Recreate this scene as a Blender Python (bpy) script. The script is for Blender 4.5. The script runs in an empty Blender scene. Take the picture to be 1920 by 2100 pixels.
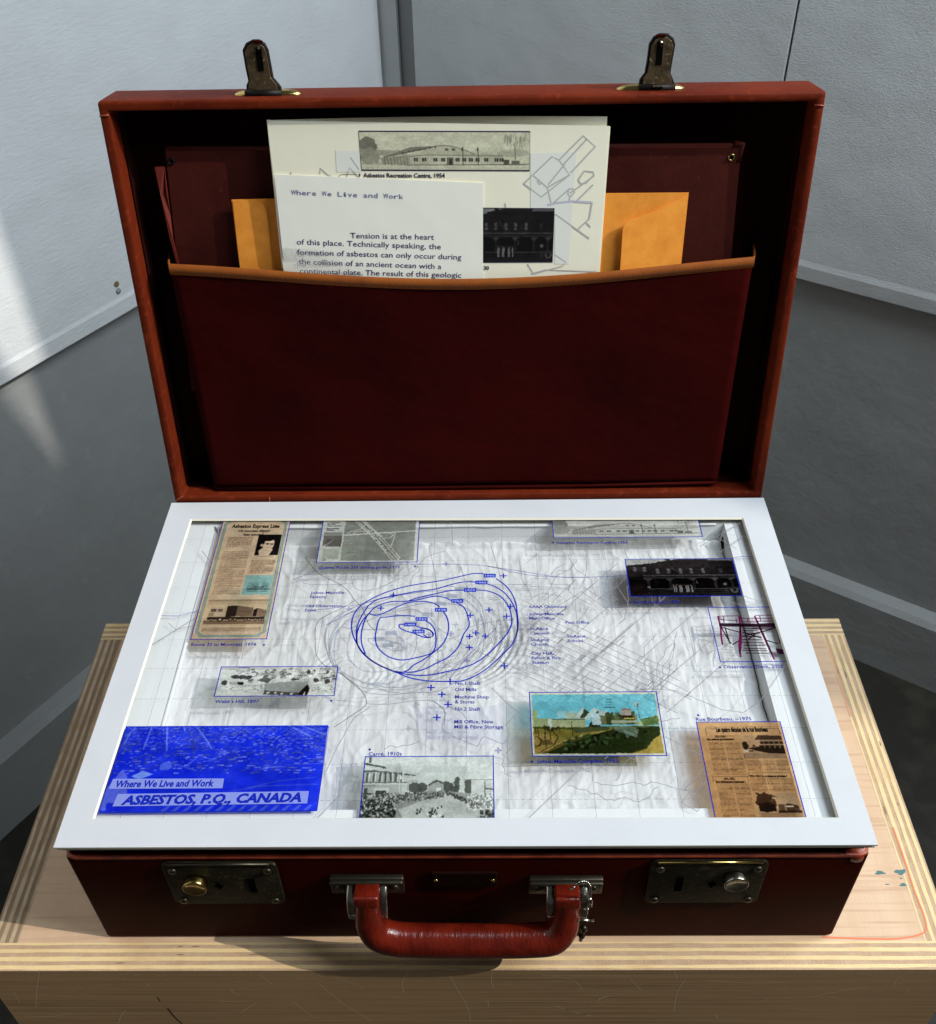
import bpy, bmesh, math, random
import numpy as np
from mathutils import Vector, Matrix, noise as mnoise
random.seed(7); RNG = np.random.default_rng(7)
scene = bpy.context.scene
COL = scene.collection

# ---------------------------------------------------------------- camera
FOC, SHY = 2099.88366, -2.34253
CAM_ROT = (0.84634, 0.01622, 0.00575)
CAM_LOC = Vector((0.01373, -0.33115, 0.56537))
cam_d = bpy.data.cameras.new("camera")
cam = bpy.data.objects.new("camera", cam_d); COL.objects.link(cam)
cam.location = CAM_LOC; cam.rotation_euler = CAM_ROT
cam_d.sensor_fit = 'VERTICAL'; cam_d.sensor_height = 24.0
cam_d.lens = 24.0*FOC/2100.0
cam_d.shift_y = SHY/2100.0
cam_d.clip_start = 0.01; cam_d.clip_end = 60
scene.camera = cam
scene.render.resolution_x = 936; scene.render.resolution_y = 1024

# ---------------------------------------------------------------- light
scene.view_settings.view_transform = 'Standard'
scene.view_settings.look = 'None'
scene.view_settings.exposure = -0.10
scene.view_settings.gamma = 1.0
W = bpy.data.worlds.new("World"); scene.world = W; W.use_nodes = True
bg = W.node_tree.nodes["Background"]
bg.inputs[0].default_value = (0.92, 0.95, 1.0, 1); bg.inputs[1].default_value = 0.065

SUN_AZ, SUN_EL = math.radians(9.5), math.radians(39)
SUN = Vector((math.cos(SUN_EL)*math.cos(SUN_AZ), -math.cos(SUN_EL)*math.sin(SUN_AZ), math.sin(SUN_EL)))
def lamp(name, kind, loc, target, energy, color, **kw):
    d = bpy.data.lights.new(name, kind); d.energy = energy; d.color = color
    for k, v in kw.items(): setattr(d, k, v)
    o = bpy.data.objects.new(name, d); COL.objects.link(o); o.location = loc
    o.rotation_euler = (Vector(target)-Vector(loc)).to_track_quat('-Z', 'Y').to_euler()
    return o
# the hard sunlight that comes in at the window on the right, as one far small lamp
lamp("sunlight_lamp", 'SPOT', SUN*14.0+Vector((0, .16, 0)), (0, .16, 0), 7100.0, (1.0, .955, .88),
     spot_size=math.radians(24), spot_blend=0.0, shadow_soft_size=.055)
# soft skylight of the same window
lamp("skylight_lamp", 'AREA', (1.2, .2, 1.5), (-.20, 1.0, 0), 52.0, (.80, .91, 1.0),
     shape='RECTANGLE', size=1.3, size_y=.9)

scene.cycles.max_bounces = 8
scene.cycles.transparent_max_bounces = 40
scene.cycles.diffuse_bounces = 4
scene.cycles.caustics_reflective = False
scene.cycles.caustics_refractive = False
scene.cycles.sample_clamp_indirect = 4.0

# ---------------------------------------------------------------- image geometry -> world
_M = np.array(cam.rotation_euler.to_matrix())
_C = np.array(CAM_LOC)
def on_plane(x, y, p0, n):
    """point of the plane (p0, n) seen at photo pixel (x, y); used to take measures off the photograph"""
    v = _M @ np.array([(x-960)/FOC, -(y-1050-SHY)/FOC, -1.0])
    p0 = np.array(p0, float); n = np.array(n, float)
    return _C + v*(((p0-_C)@n)/(v@n))
def PZ(x, y, z): return on_plane(x, y, (0, 0, z), (0, 0, 1))
def PY(x, y, yy): return on_plane(x, y, (0, yy, 0), (0, 1, 0))
ZS = -0.0030                      # height of the printed sheet
def zoomer(ox, oy, s, f): return lambda x, y: f(ox+x/s, oy+y/s)

# ---------------------------------------------------------------- mesh helpers
class MB:
    def __init__(self): self.v = []; self.f = []; self.m = []
    def add(self, vs, fs, mi=0):
        b = len(self.v); self.v += [tuple(float(c) for c in p) for p in vs]
        self.f += [tuple(b+i for i in f) for f in fs]; self.m += [mi]*len(fs)
    def box(self, x0, x1, y0, y1, z0, z1, mi=0):
        self.add([(x0,y0,z0),(x1,y0,z0),(x1,y1,z0),(x0,y1,z0),(x0,y0,z1),(x1,y0,z1),(x1,y1,z1),(x0,y1,z1)],
                 [(0,3,2,1),(4,5,6,7),(0,1,5,4),(1,2,6,5),(2,3,7,6),(3,0,4,7)], mi)
    def prism(self, pts, off, mi=0):
        """closed polygon pts (3-D) pushed by vector off"""
        n = len(pts); off = np.array(off, float)
        P = [np.array(p, float) for p in pts]; Q = [p+off for p in P]
        self.add(P+Q, [tuple(range(n))[::-1], tuple(range(n, 2*n))]+[(i, (i+1)%n, n+(i+1)%n, n+i) for i in range(n)], mi)
    def tube(self, path, r, seg=12, ref=(0,0,1), cap=True, mi=0, ry=None):
        path = [Vector(p) for p in path]; n = len(path)
        R = r if hasattr(r, '__len__') else [r]*n
        RY = R if ry is None else (ry if hasattr(ry, '__len__') else [ry]*n)
        vs = []; ref = Vector(ref)
        for i, p in enumerate(path):
            t = (path[min(i+1, n-1)]-path[max(i-1, 0)]).normalized()
            a = t.cross(ref)
            if a.length < 1e-4: a = t.cross(Vector((1, .1, 0)))
            a.normalize(); b = t.cross(a).normalized()
            for k in range(seg):
                an = 2*math.pi*k/seg
                vs.append(p+a*math.cos(an)*R[i]+b*math.sin(an)*RY[i])
        fs = [(i*seg+k, i*seg+(k+1)%seg, (i+1)*seg+(k+1)%seg, (i+1)*seg+k) for i in range(n-1) for k in range(seg)]
        if cap: fs += [tuple(range(seg))[::-1], tuple((n-1)*seg+k for k in range(seg))]
        self.add(vs, fs, mi)
    def lathe(self, c, axis, prof, seg=24, mi=0):
        """prof: list of (radius, distance along axis)"""
        ax = Vector(axis).normalized(); a = ax.orthogonal().normalized(); b = ax.cross(a); c = Vector(c)
        vs = [c+ax*h+(a*math.cos(2*math.pi*k/seg)+b*math.sin(2*math.pi*k/seg))*r for r, h in prof for k in range(seg)]
        n = len(prof)
        fs = [(i*seg+k, i*seg+(k+1)%seg, (i+1)*seg+(k+1)%seg, (i+1)*seg+k) for i in range(n-1) for k in range(seg)]
        fs += [tuple(range(seg))[::-1], tuple((n-1)*seg+k for k in range(seg))]
        self.add(vs, fs, mi)
    def ribbon(self, pts, w, z=None, closed=False, up=(0,0,1), mi=0):
        P = [Vector(p) for p in pts]; n = len(P); up = Vector(up)
        if z is not None:
            for p in P: p.z = z
        L = []; Rr = []
        for i, p in enumerate(P):
            a = P[(i-1) % n] if (closed or i > 0) else p
            b = P[(i+1) % n] if (closed or i < n-1) else p
            t = (b-a)
            if t.length < 1e-9: t = Vector((1, 0, 0))
            s = t.normalized().cross(up).normalized()*(w/2)
            L.append(p+s); Rr.append(p-s)
        m = n if closed else n-1
        self.add(L+Rr, [(i, (i+1)%n, n+(i+1)%n, n+i) for i in range(m)], mi)
    def obj(self, name, mats, parent=None, smooth=False, bevel=0, seg=2, kind=None, label=None, fix=True):
        me = bpy.data.meshes.new(name); me.from_pydata(self.v, [], self.f); 
        mats = mats if isinstance(mats, (list, tuple)) else [mats]
        for m in mats: me.materials.append(m)
        me.polygons.foreach_set('material_index', self.m)
        if fix:
            bm = bmesh.new(); bm.from_mesh(me); bmesh.ops.recalc_face_normals(bm, faces=bm.faces); bm.to_mesh(me); bm.free()
        if smooth: me.polygons.foreach_set('use_smooth', [True]*len(me.polygons))
        me.update()
        o = bpy.data.objects.new(name, me); COL.objects.link(o)
        if parent: o.parent = parent
        if bevel:
            b = o.modifiers.new('bevel', 'BEVEL'); b.width = bevel; b.segments = seg; b.limit_method = 'ANGLE'; b.angle_limit = math.radians(35)
            b.harden_normals = False
        if kind: o['kind'] = kind
        if label: o['label'] = label
        return o
def empty(name, loc, label, cat, group=None):
    o = bpy.data.objects.new(name, None); COL.objects.link(o); o.location = (0, 0, 0)
    o.empty_display_size = .02
    o['label'] = label; o['category'] = cat
    if group: o['group'] = group
    return o
def spline(pts, k=6, closed=False):
    P = [np.array(p, float) for p in pts]; n = len(P); out = []
    for i in range(n if closed else n-1):
        if closed: p0, p1, p2, p3 = P[(i-1)%n], P[i], P[(i+1)%n], P[(i+2)%n]
        else: p0, p1, p2, p3 = P[max(i-1,0)], P[i], P[i+1], P[min(i+2,n-1)]
        for j in range(k):
            t = j/k
            out.append(.5*((2*p1)+(-p0+p2)*t+(2*p0-5*p1+4*p2-p3)*t*t+(-p0+3*p1-3*p2+p3)*t**3))
    if not closed: out.append(P[-1])
    return out

def vnoise(x, y, seed=0):
    xi = np.floor(x).astype(int); yi = np.floor(y).astype(int); fx = x-xi; fy = y-yi
    fx = fx*fx*(3-2*fx); fy = fy*fy*(3-2*fy)
    def h(a, b):
        k = (a*374761393+b*668265263+seed*144665) & 0x7fffffff
        k = ((k ^ (k >> 13))*1274126177) & 0x7fffffff
        return ((k ^ (k >> 16)) & 0xffff)/65535.0
    return (h(xi,yi)*(1-fx)+h(xi+1,yi)*fx)*(1-fy)+(h(xi,yi+1)*(1-fx)+h(xi+1,yi+1)*fx)*fy
def fbm(x, y, o=4, seed=0):
    s = 0; a = .5; t_ = 0
    for i in range(o): s = s+a*vnoise(x*2**i, y*2**i, seed+i*17); t_ += a; a *= .5
    return s/t_

# ---------------------------------------------------------------- materials
def lin(c):
    c = np.asarray(c, float)/255.0
    return np.where(c <= .04045, c/12.92, ((c+.055)/1.055)**2.4)
def mat(name):
    m = bpy.data.materials.new(name); m.use_nodes = True
    nt = m.node_tree; nt.nodes.clear()
    out = nt.nodes.new('ShaderNodeOutputMaterial')
    return m, nt, out
def N(nt, t, **kw):
    n = nt.nodes.new(t)
    for k, v in kw.items(): setattr(n, k, v)
    return n
def pbr(name, col, rough=.5, metal=0.0, spec=.5, bump=None, var=None, coords='Object', coat=0.0, sheen=0):
    """bump: list of (kind, scale vector, detail, strength, distance); var: (scale vector, second colour, low, high)"""
    m, nt, out = mat(name); L = nt.links.new
    b = N(nt, 'ShaderNodeBsdfPrincipled'); L(b.outputs[0], out.inputs[0])
    b.inputs['Base Color'].default_value = (*col, 1); b.inputs['Roughness'].default_value = rough
    b.inputs['Metallic'].default_value = metal; b.inputs['Specular IOR Level'].default_value = spec
    b.inputs['Coat Weight'].default_value = coat
    tc = N(nt, 'ShaderNodeTexCoord')
    def tex(kind, sc, det):
        mp = N(nt, 'ShaderNodeMapping'); L(tc.outputs[coords], mp.inputs[0]); mp.inputs['Scale'].default_value = sc
        if kind == 'noise':
            t = N(nt, 'ShaderNodeTexNoise'); t.inputs['Scale'].default_value = 1; t.inputs['Detail'].default_value = det; t.inputs['Roughness'].default_value = .6
            o = t.outputs['Fac']
        elif kind == 'voronoi':
            t = N(nt, 'ShaderNodeTexVoronoi'); t.inputs['Scale'].default_value = 1; t.feature = 'DISTANCE_TO_EDGE'; o = t.outputs['Distance']
        else:
            t = N(nt, 'ShaderNodeTexWave'); t.inputs['Scale'].default_value = 1; t.inputs['Distortion'].default_value = det; t.inputs['Detail'].default_value = 3
            t.inputs['Detail Scale'].default_value = 2; o = t.outputs['Fac']
        L(mp.outputs[0], t.inputs['Vector']); return o
    cur = None
    if var:
        vs = var if isinstance(var, list) else [var]
        prev = None
        for sc, c2, lo, hi in vs:
            o = tex('noise', sc, 5)
            r = N(nt, 'ShaderNodeMapRange'); r.inputs['From Min'].default_value = lo; r.inputs['From Max'].default_value = hi
            L(o, r.inputs['Value'])
            mx = N(nt, 'ShaderNodeMix', data_type='RGBA')
            L(r.outputs[0], mx.inputs['Factor'])
            if prev is None: mx.inputs['A'].default_value = (*col, 1)
            else: L(prev, mx.inputs['A'])
            mx.inputs['B'].default_value = (*c2, 1); prev = mx.outputs['Result']
        L(prev, b.inputs['Base Color'])
    for kind, sc, det, st, dist in (bump or []):
        o = tex(kind, sc, det)
        bn = N(nt, 'ShaderNodeBump'); bn.inputs['Strength'].default_value = st; bn.inputs['Distance'].default_value = dist
        L(o, bn.inputs['Height'])
        if cur is not None: L(cur, bn.inputs['Normal'])
        cur = bn.outputs[0]
    if cur is not None: L(cur, b.inputs['Normal'])
    return m
V3 = lambda a, b=None, c=None: (a, a if b is None else b, a if c is None else c)

M = {}
M['wall'] = pbr('painted_wall', (.32,.325,.318), .6, bump=[('noise', V3(9), 4, .4, .01), ('noise', V3(120), 4, .3, .0015)], var=[(V3(2.2), (.27,.272,.262), .4, .7), (V3(30), (.35,.352,.345), .6, .8)])  # base darker than the panels, in place of light falling off downward
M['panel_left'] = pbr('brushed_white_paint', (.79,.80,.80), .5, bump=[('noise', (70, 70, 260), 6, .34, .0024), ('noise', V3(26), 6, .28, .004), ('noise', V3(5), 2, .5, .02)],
                      var=(V3(3.0), (.70,.71,.70), .35, .7))  # base lifted above the right panels' for the stronger light on this side
M['panel_right'] = pbr('rollered_shade_toned_paint', (.60,.61,.60), .5, bump=[('noise', (260, 260, 500), 4, .5, .0016), ('noise', V3(24), 5, .35, .004), ('noise', V3(5), 2, .5, .02)],
                       var=(V3(2.5), (.53,.54,.54), .35, .7))  # white panels too; darker base stands in for the right wall's shade
M['floor'] = pbr('dark_floor', (.022,.019,.013), .45, bump=[('noise', V3(40), 4, .3, .002)], var=(V3(14), (.05,.042,.03), .5, .75))
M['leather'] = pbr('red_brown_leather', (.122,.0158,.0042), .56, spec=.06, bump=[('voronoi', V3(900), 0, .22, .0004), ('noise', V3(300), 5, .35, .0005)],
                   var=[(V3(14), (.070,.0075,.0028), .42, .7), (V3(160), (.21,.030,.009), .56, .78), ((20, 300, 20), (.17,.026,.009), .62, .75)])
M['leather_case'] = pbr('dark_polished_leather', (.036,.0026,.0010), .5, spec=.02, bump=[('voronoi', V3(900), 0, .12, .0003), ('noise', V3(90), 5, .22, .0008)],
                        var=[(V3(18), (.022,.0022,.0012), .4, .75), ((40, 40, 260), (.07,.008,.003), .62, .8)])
M['leather_edge'] = pbr('worn_leather_edge', (.27,.040,.012), .45, bump=[('noise', V3(400), 5, .5, .0008)], var=(V3(70), (.11,.012,.004), .4, .7))
M['lining'] = pbr('black_lining', (.017,.0026,.0016), .85, spec=.05, bump=[('noise', V3(500), 3, .2, .0004)])
M['pocket'] = pbr('burgundy_pocket_leather', (.036,.0014,.0010), .7, spec=.04, bump=[('noise', (14, 30, 22), 3, .5, .006), ('wave', (0, 40, 260), 3, .12, .0004), ('noise', V3(700), 4, .3, .0004)],
                  var=(V3(6), (.020,.001,.0008), .35, .7))
M['binding'] = pbr('tan_binding', (.25,.070,.013), .55, spec=.08, bump=[('noise', V3(300), 4, .35, .0006)], var=(V3(60), (.19,.052,.013), .45, .75))
M['thread'] = pbr('dark_thread', (.06,.02,.01), .8)
M['board'] = pbr('worn_maroon_board', (.062,.0085,.005), .6, spec=.15, bump=[('noise', V3(120), 6, .35, .001)], var=[(V3(22), (.036,.004,.0025), .4, .7), (V3(150), (.12,.026,.014), .66, .8)])
M['rag'] = pbr('torn_leather', (.13,.014,.006), .5, bump=[('noise', V3(200), 5, .6, .001)])
M['white'] = pbr('white_mat_board', (.51,.52,.542), .75, spec=.2, bump=[('noise', V3(1200), 3, .10, .0003), ('noise', V3(60), 3, .10, .0008)], var=[(V3(18), (.485,.495,.518), .45, .72), (V3(300), (.47,.475,.48), .70, .80)])
M['cream'] = pbr('cream_board_core', (.74,.70,.58), .8, spec=.2)
M['ledge'] = pbr('white_foam_board', (.64,.65,.65), .7, spec=.2, bump=[('noise', V3(200), 3, .1, .0004)])
M['relief'] = pbr('white_plaster_relief', (.59,.59,.585), .75, spec=.25,
                  bump=[('noise', (1500, 110, 200), 4, .26, .0006), ('noise', V3(330), 4, .22, .0006)])
M['paper'] = pbr('warm_white_paper', (.93,.885,.70), .7, spec=.2, bump=[('noise', V3(35), 2, .25, .0012), ('noise', V3(900), 3, .1, .0002)])
M['letter'] = pbr('cool_white_paper', (.91,.90,.79), .7, spec=.2, bump=[('noise', V3(30), 2, .3, .0015), ('noise', V3(900), 3, .1, .0002)])
M['kraft'] = pbr('kraft_paper', (.92,.345,.045), .6, spec=.25, bump=[('noise', V3(60), 4, .2, .001), ('noise', V3(800), 3, .2, .0003)], var=(V3(90), (.80,.27,.032), .4, .7))
M['brass_dark'] = pbr('tarnished_brass', (.011,.009,.005), .6, metal=.0, spec=.15, bump=[('noise', V3(260), 5, .5, .0007)],
                      var=[(V3(150), (.040,.030,.012), .52, .70), (V3(420), (.22,.17,.08), .64, .76)])
M['brass_hasp'] = pbr('mottled_old_brass', (.085,.055,.025), .48, metal=.35, bump=[('noise', V3(300), 5, .6, .0008)],
                      var=[(V3(120), (.045,.030,.012), .45, .62), (V3(380), (.36,.27,.14), .60, .74)])
M['black_metal'] = pbr('blackened_metal', (.008,.006,.005), .5, metal=.2, spec=.15)
M['brass'] = pbr('polished_brass', (.52,.38,.13), .20, metal=1.0, bump=[('noise', V3(300), 3, .1, .0004)], var=(V3(120), (.30,.20,.06), .5, .75))
M['steel'] = pbr('nickel_steel', (.46,.44,.38), .22, metal=1.0, bump=[('noise', V3(200), 3, .12, .0005)], var=(V3(140), (.20,.18,.13), .5, .75))
M['steel_dark'] = pbr('dull_nickel', (.075,.066,.048), .40, metal=.9, bump=[('noise', V3(200), 4, .3, .0006)], var=(V3(120), (.05,.045,.03), .45, .7))
M['hole'] = pbr('dark_hole', (.003,.003,.003), .9, spec=0.0)
M['wood_top'] = pbr('birch_panel', (.61,.405,.25), .55, bump=[('noise', (500, 40, 40), 5, .25, .0006)],
                    var=[((38, 4, 4), (.68,.475,.31), .35, .7), ((9, 240, 10), (.50,.295,.17), .50, .72)])
M['wood_front'] = pbr('scuffed_brown_veneer', (.54,.345,.172), .5, bump=[('noise', (6, 100, 900), 5, .3, .0006)],
                      var=[((7, 30, 420), (.30,.18,.085), .42, .7), ((3, 3, 6), (.54,.35,.18), .4, .75)])
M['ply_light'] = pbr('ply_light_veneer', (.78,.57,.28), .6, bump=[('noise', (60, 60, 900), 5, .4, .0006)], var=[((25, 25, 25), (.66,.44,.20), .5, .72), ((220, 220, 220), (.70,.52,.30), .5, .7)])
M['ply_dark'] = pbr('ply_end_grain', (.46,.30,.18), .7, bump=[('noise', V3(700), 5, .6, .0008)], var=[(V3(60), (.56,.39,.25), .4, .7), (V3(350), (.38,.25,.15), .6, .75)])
M['ply_left_dark'] = pbr('darker_ply_end_grain', (.28,.18,.11), .8, bump=[('noise', V3(600), 5, .7, .0008)], var=(V3(90), (.30,.20,.12), .4, .7))  # darker plies, used for the left board and the chips
M['ply_left_light'] = pbr('darker_ply_veneer', (.56,.44,.29), .8, bump=[('noise', V3(300), 5, .5, .0008)], var=(V3(50), (.36,.25,.15), .4, .7))
M['orange_mark'] = pbr('orange_marker', (.78,.20,.09), .7)
M['teal_paint'] = pbr('teal_paint_spot', (.06,.16,.16), .6)
M['scratch'] = pbr('scratch_in_veneer', (.92,.74,.48), .6)
M['scratch_dark'] = pbr('deep_scratch', (.03,.02,.012), .7)

def ink(name, rgb, op):
    """printing ink on a clear sheet: part of the light passes through and is tinted"""
    m, nt, out = mat(name); L = nt.links.new
    t = N(nt, 'ShaderNodeBsdfTransparent'); d = N(nt, 'ShaderNodeBsdfDiffuse'); mx = N(nt, 'ShaderNodeMixShader')
    c = lin(rgb); d.inputs[0].default_value = (*c, 1)
    tint = 1-(1-c**.85)*op
    t.inputs[0].default_value = (*tint, 1); mx.inputs[0].default_value = op*.70
    L(t.outputs[0], mx.inputs[1]); L(d.outputs[0], mx.inputs[2]); L(mx.outputs[0], out.inputs[0])
    return m
def photo_ink(name, thru, attr='picture'):
    m, nt, out = mat(name); L = nt.links.new
    a = N(nt, 'ShaderNodeAttribute', attribute_name=attr)
    t = N(nt, 'ShaderNodeBsdfTransparent'); d = N(nt, 'ShaderNodeBsdfDiffuse'); mx = N(nt, 'ShaderNodeMixShader')
    gm = N(nt, 'ShaderNodeGamma'); gm.inputs['Gamma'].default_value = .85; L(a.outputs['Color'], gm.inputs[0])
    L(gm.outputs[0], t.inputs[0]); L(a.outputs['Color'], d.inputs[0]); mx.inputs[0].default_value = 1-thru
    L(t.outputs[0], mx.inputs[1]); L(d.outputs[0], mx.inputs[2]); L(mx.outputs[0], out.inputs[0])
    return m
def photo_paper(name, attr='picture'):
    m, nt, out = mat(name); L = nt.links.new
    a = N(nt, 'ShaderNodeAttribute', attribute_name=attr)
    b = N(nt, 'ShaderNodeBsdfPrincipled'); b.inputs['Roughness'].default_value = .6; b.inputs['Specular IOR Level'].default_value = .2
    L(a.outputs['Color'], b.inputs['Base Color']); L(b.outputs[0], out.inputs[0])
    return m
INK_BLUE = ink('blue_line_ink', (22, 38, 165), .97)
INK_CAP = ink('blue_caption_ink', (20, 24, 140), 1.0)
INK_FILL = ink('blue_solid_ink', (24, 48, 176), .93)
INK_GREY = ink('grey_road_ink', (150, 148, 154), .48)
INK_FINE = ink('fine_grid_ink', (80, 80, 86), .40)
INK_LILAC = ink('lilac_road_ink', (104, 100, 165), .45)
INK_LILAC_FILL = ink('lilac_area_ink', (180, 180, 215), .12)
INK_DARK = ink('dark_line_ink', (40, 40, 46), .55)
INK_WHITE = ink('white_knockout', (232, 236, 255), .97)
INK_BLACK = ink('black_print_ink', (22, 18, 18), .95)
INK_MAGENTA = ink('magenta_steel_ink', (105, 12, 78), .92)
INK_PLUM = ink('dark_plum_ink', (40, 6, 34), .92)
PHOTO = photo_ink('photo_print_on_clear_film', .60)
PHOTO_BLUE = photo_ink('blue_duotone_on_clear_film', .38)
PHOTO_PAPER = photo_paper('photo_print_on_paper')
TXT_NAVY = pbr('navy_printing', (.035,.035,.13), .7)
TXT_BLACKBLUE = pbr('dark_blue_printing', (.015,.013,.05), .7)
TXT_TYPE = pbr('typewriter_printing', (.12,.13,.30), .7)
TXT_GREY = pbr('pale_grey_printing', (.50,.49,.46), .7)
TXT_LILAC = pbr('pale_lilac_printing', (.55,.53,.62), .7)
TXT_WASH = pbr('show_through_wash', (.82,.825,.74), .7)

# clear film
def clear_film():
    m, nt, out = mat('clear_acetate'); L = nt.links.new
    t = N(nt, 'ShaderNodeBsdfTransparent'); t.inputs[0].default_value = (.985, .988, .99, 1)
    g = N(nt, 'ShaderNodeBsdfGlossy'); g.inputs['Roughness'].default_value = .09
    lw = N(nt, 'ShaderNodeLayerWeight'); lw.inputs['Blend'].default_value = .5
    pw = N(nt, 'ShaderNodeMath', operation='POWER'); pw.inputs[1].default_value = 4.0; L(lw.outputs['Facing'], pw.inputs[0])
    f = N(nt, 'ShaderNodeMapRange'); f.inputs['To Min'].default_value = .05; f.inputs['To Max'].default_value = .8; L(pw.outputs[0], f.inputs['Value'])
    tc = N(nt, 'ShaderNodeTexCoord'); nz = N(nt, 'ShaderNodeTexNoise'); nz.inputs['Scale'].default_value = 9; nz.inputs['Detail'].default_value = 1
    bn = N(nt, 'ShaderNodeBump'); bn.inputs['Strength'].default_value = .5; bn.inputs['Distance'].default_value = .004
    L(tc.outputs['Object'], nz.inputs['Vector']); L(nz.outputs['Fac'], bn.inputs['Height']); L(bn.outputs[0], g.inputs['Normal'])
    mx = N(nt, 'ShaderNodeMixShader'); L(f.outputs[0], mx.inputs[0]); L(t.outputs[0], mx.inputs[1]); L(g.outputs[0], mx.inputs[2]); L(mx.outputs[0], out.inputs[0])
    return m
M['film'] = clear_film()

# ================================================================ THE SETTING
FZ = -1.0
A0 = math.radians(33)
D1 = np.array([math.sin(A0), math.cos(A0), 0]); D2 = np.array([D1[1], -D1[0], 0])
COR = np.array([-.18282879, 1.62361192, 0])
UP = np.array([0, 0, 1.0])
def Lw(s, off, z): return COR + D1*s + D2*off + UP*z        # left wall: s<0 comes towards us, off>0 into the room
def Rw(s, off, z): return COR + D2*s - D1*off + UP*z
def slab(mb, F, s0, s1, o0, o1, z0, z1):
    mb.add([F(s0,o0,z0),F(s1,o0,z0),F(s1,o1,z0),F(s0,o1,z0),F(s0,o0,z1),F(s1,o0,z1),F(s1,o1,z1),F(s0,o1,z1)],
           [(0,3,2,1),(4,5,6,7),(0,1,5,4),(1,2,6,5),(2,3,7,6),(3,0,4,7)])
fl = MB(); fl.add([(-6,-5,FZ),(6,-5,FZ),(6,6,FZ),(-6,6,FZ)], [(0,1,2,3)])
fl.obj('floor', M['floor'], kind='structure')
def profile(F, s0, s1, pts):
    mb = MB(); n = len(pts)
    mb.add([F(s0, a, b) for a, b in pts]+[F(s1, a, b) for a, b in pts],
           [tuple(range(n)), tuple(range(n, 2*n))]+[(i, (i+1)%n, n+(i+1)%n, n+i) for i in range(n)]); return mb
SE = 2.285
wl = MB(); slab(wl, Lw, -3.4, .05, -.12, 0, FZ-.01, 2.3); o = wl.obj('wall_left', M['wall'], kind='structure'); WL = o
wr = MB(); slab(wr, Rw, 0, SE, -.12, 0, FZ-.01, 2.6); o = wr.obj('wall_right', M['wall'], kind='structure'); WR = o
wr2 = MB(); wr2.prism([Rw(a, 0, b) for a, b in ((SE,FZ-.01),(4.2,FZ-.01),(4.2,1.88),(2.48,1.88),(SE,1.455))], D1*.012); wr2.obj('sun_blocker', M['wall'], WR)  # unseen piece added here, slanted top shaped to cut the sun on the left wall
# skirtings
profile(Lw, -3.4, -.03, [(0,FZ-.005),(.028,FZ-.005),(.028,-.850),(.020,-.840),(0,-.834)]).obj('baseboard', M['wall'], WL, smooth=False)
profile(Rw, 0, SE-.09, [(0,FZ-.005),(.030,FZ-.005),(.030,-.852),(.021,-.842),(0,-.835)]).obj('baseboard', M['wall'], WR)
# panels fixed on the walls
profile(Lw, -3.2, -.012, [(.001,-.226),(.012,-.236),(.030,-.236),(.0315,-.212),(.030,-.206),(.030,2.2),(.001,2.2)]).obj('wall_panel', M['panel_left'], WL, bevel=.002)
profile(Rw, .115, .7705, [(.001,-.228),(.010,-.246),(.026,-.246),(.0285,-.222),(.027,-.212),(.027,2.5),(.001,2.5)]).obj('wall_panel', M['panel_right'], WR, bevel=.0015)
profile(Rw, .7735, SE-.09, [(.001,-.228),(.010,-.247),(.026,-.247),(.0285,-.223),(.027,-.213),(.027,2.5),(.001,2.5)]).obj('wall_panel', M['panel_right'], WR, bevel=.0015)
cb = MB(); slab(cb, Rw, .001, .066, .001, .007, -.9, 2.4); cb.obj('corner_lit_strip', M['panel_right'], WR)  # light strip added on the recessed wall to paint its lit half
# nail hole with a paint run
nhp = on_plane(239, 583, Lw(0, .030, 0), D2)
mb = MB(); mb.lathe(nhp, D2, [(.0048, -.001), (.0048, .0004), (.0030, .0008)], 12); mb.obj('nail_hole', pbr('old_filler', (.20,.16,.05), .7), WL)
mb = MB(); mb.lathe(nhp-UP*.011, D2, [(.0050, -.001), (.0048, .0008), (.0025, .0022)], 12); mb.obj('paint_drip', M['wall'], WL, smooth=True)

# ================================================================ PLYWOOD BOX
HB = -.1230
BX0, BX1, BY0, BY1 = -.3300, .3325, -.0200, .2965
boxr = empty('plywood_box', (0,0,0), 'large open-grained plywood box with layered edges that the suitcase stands on', 'box')
T = .0195
mb = MB(); mb.box(BX0+T, BX1-T, BY0+T, BY1-T, HB-.018, HB-.00012); mb.obj('top_panel', M['wood_top'], boxr)
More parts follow.
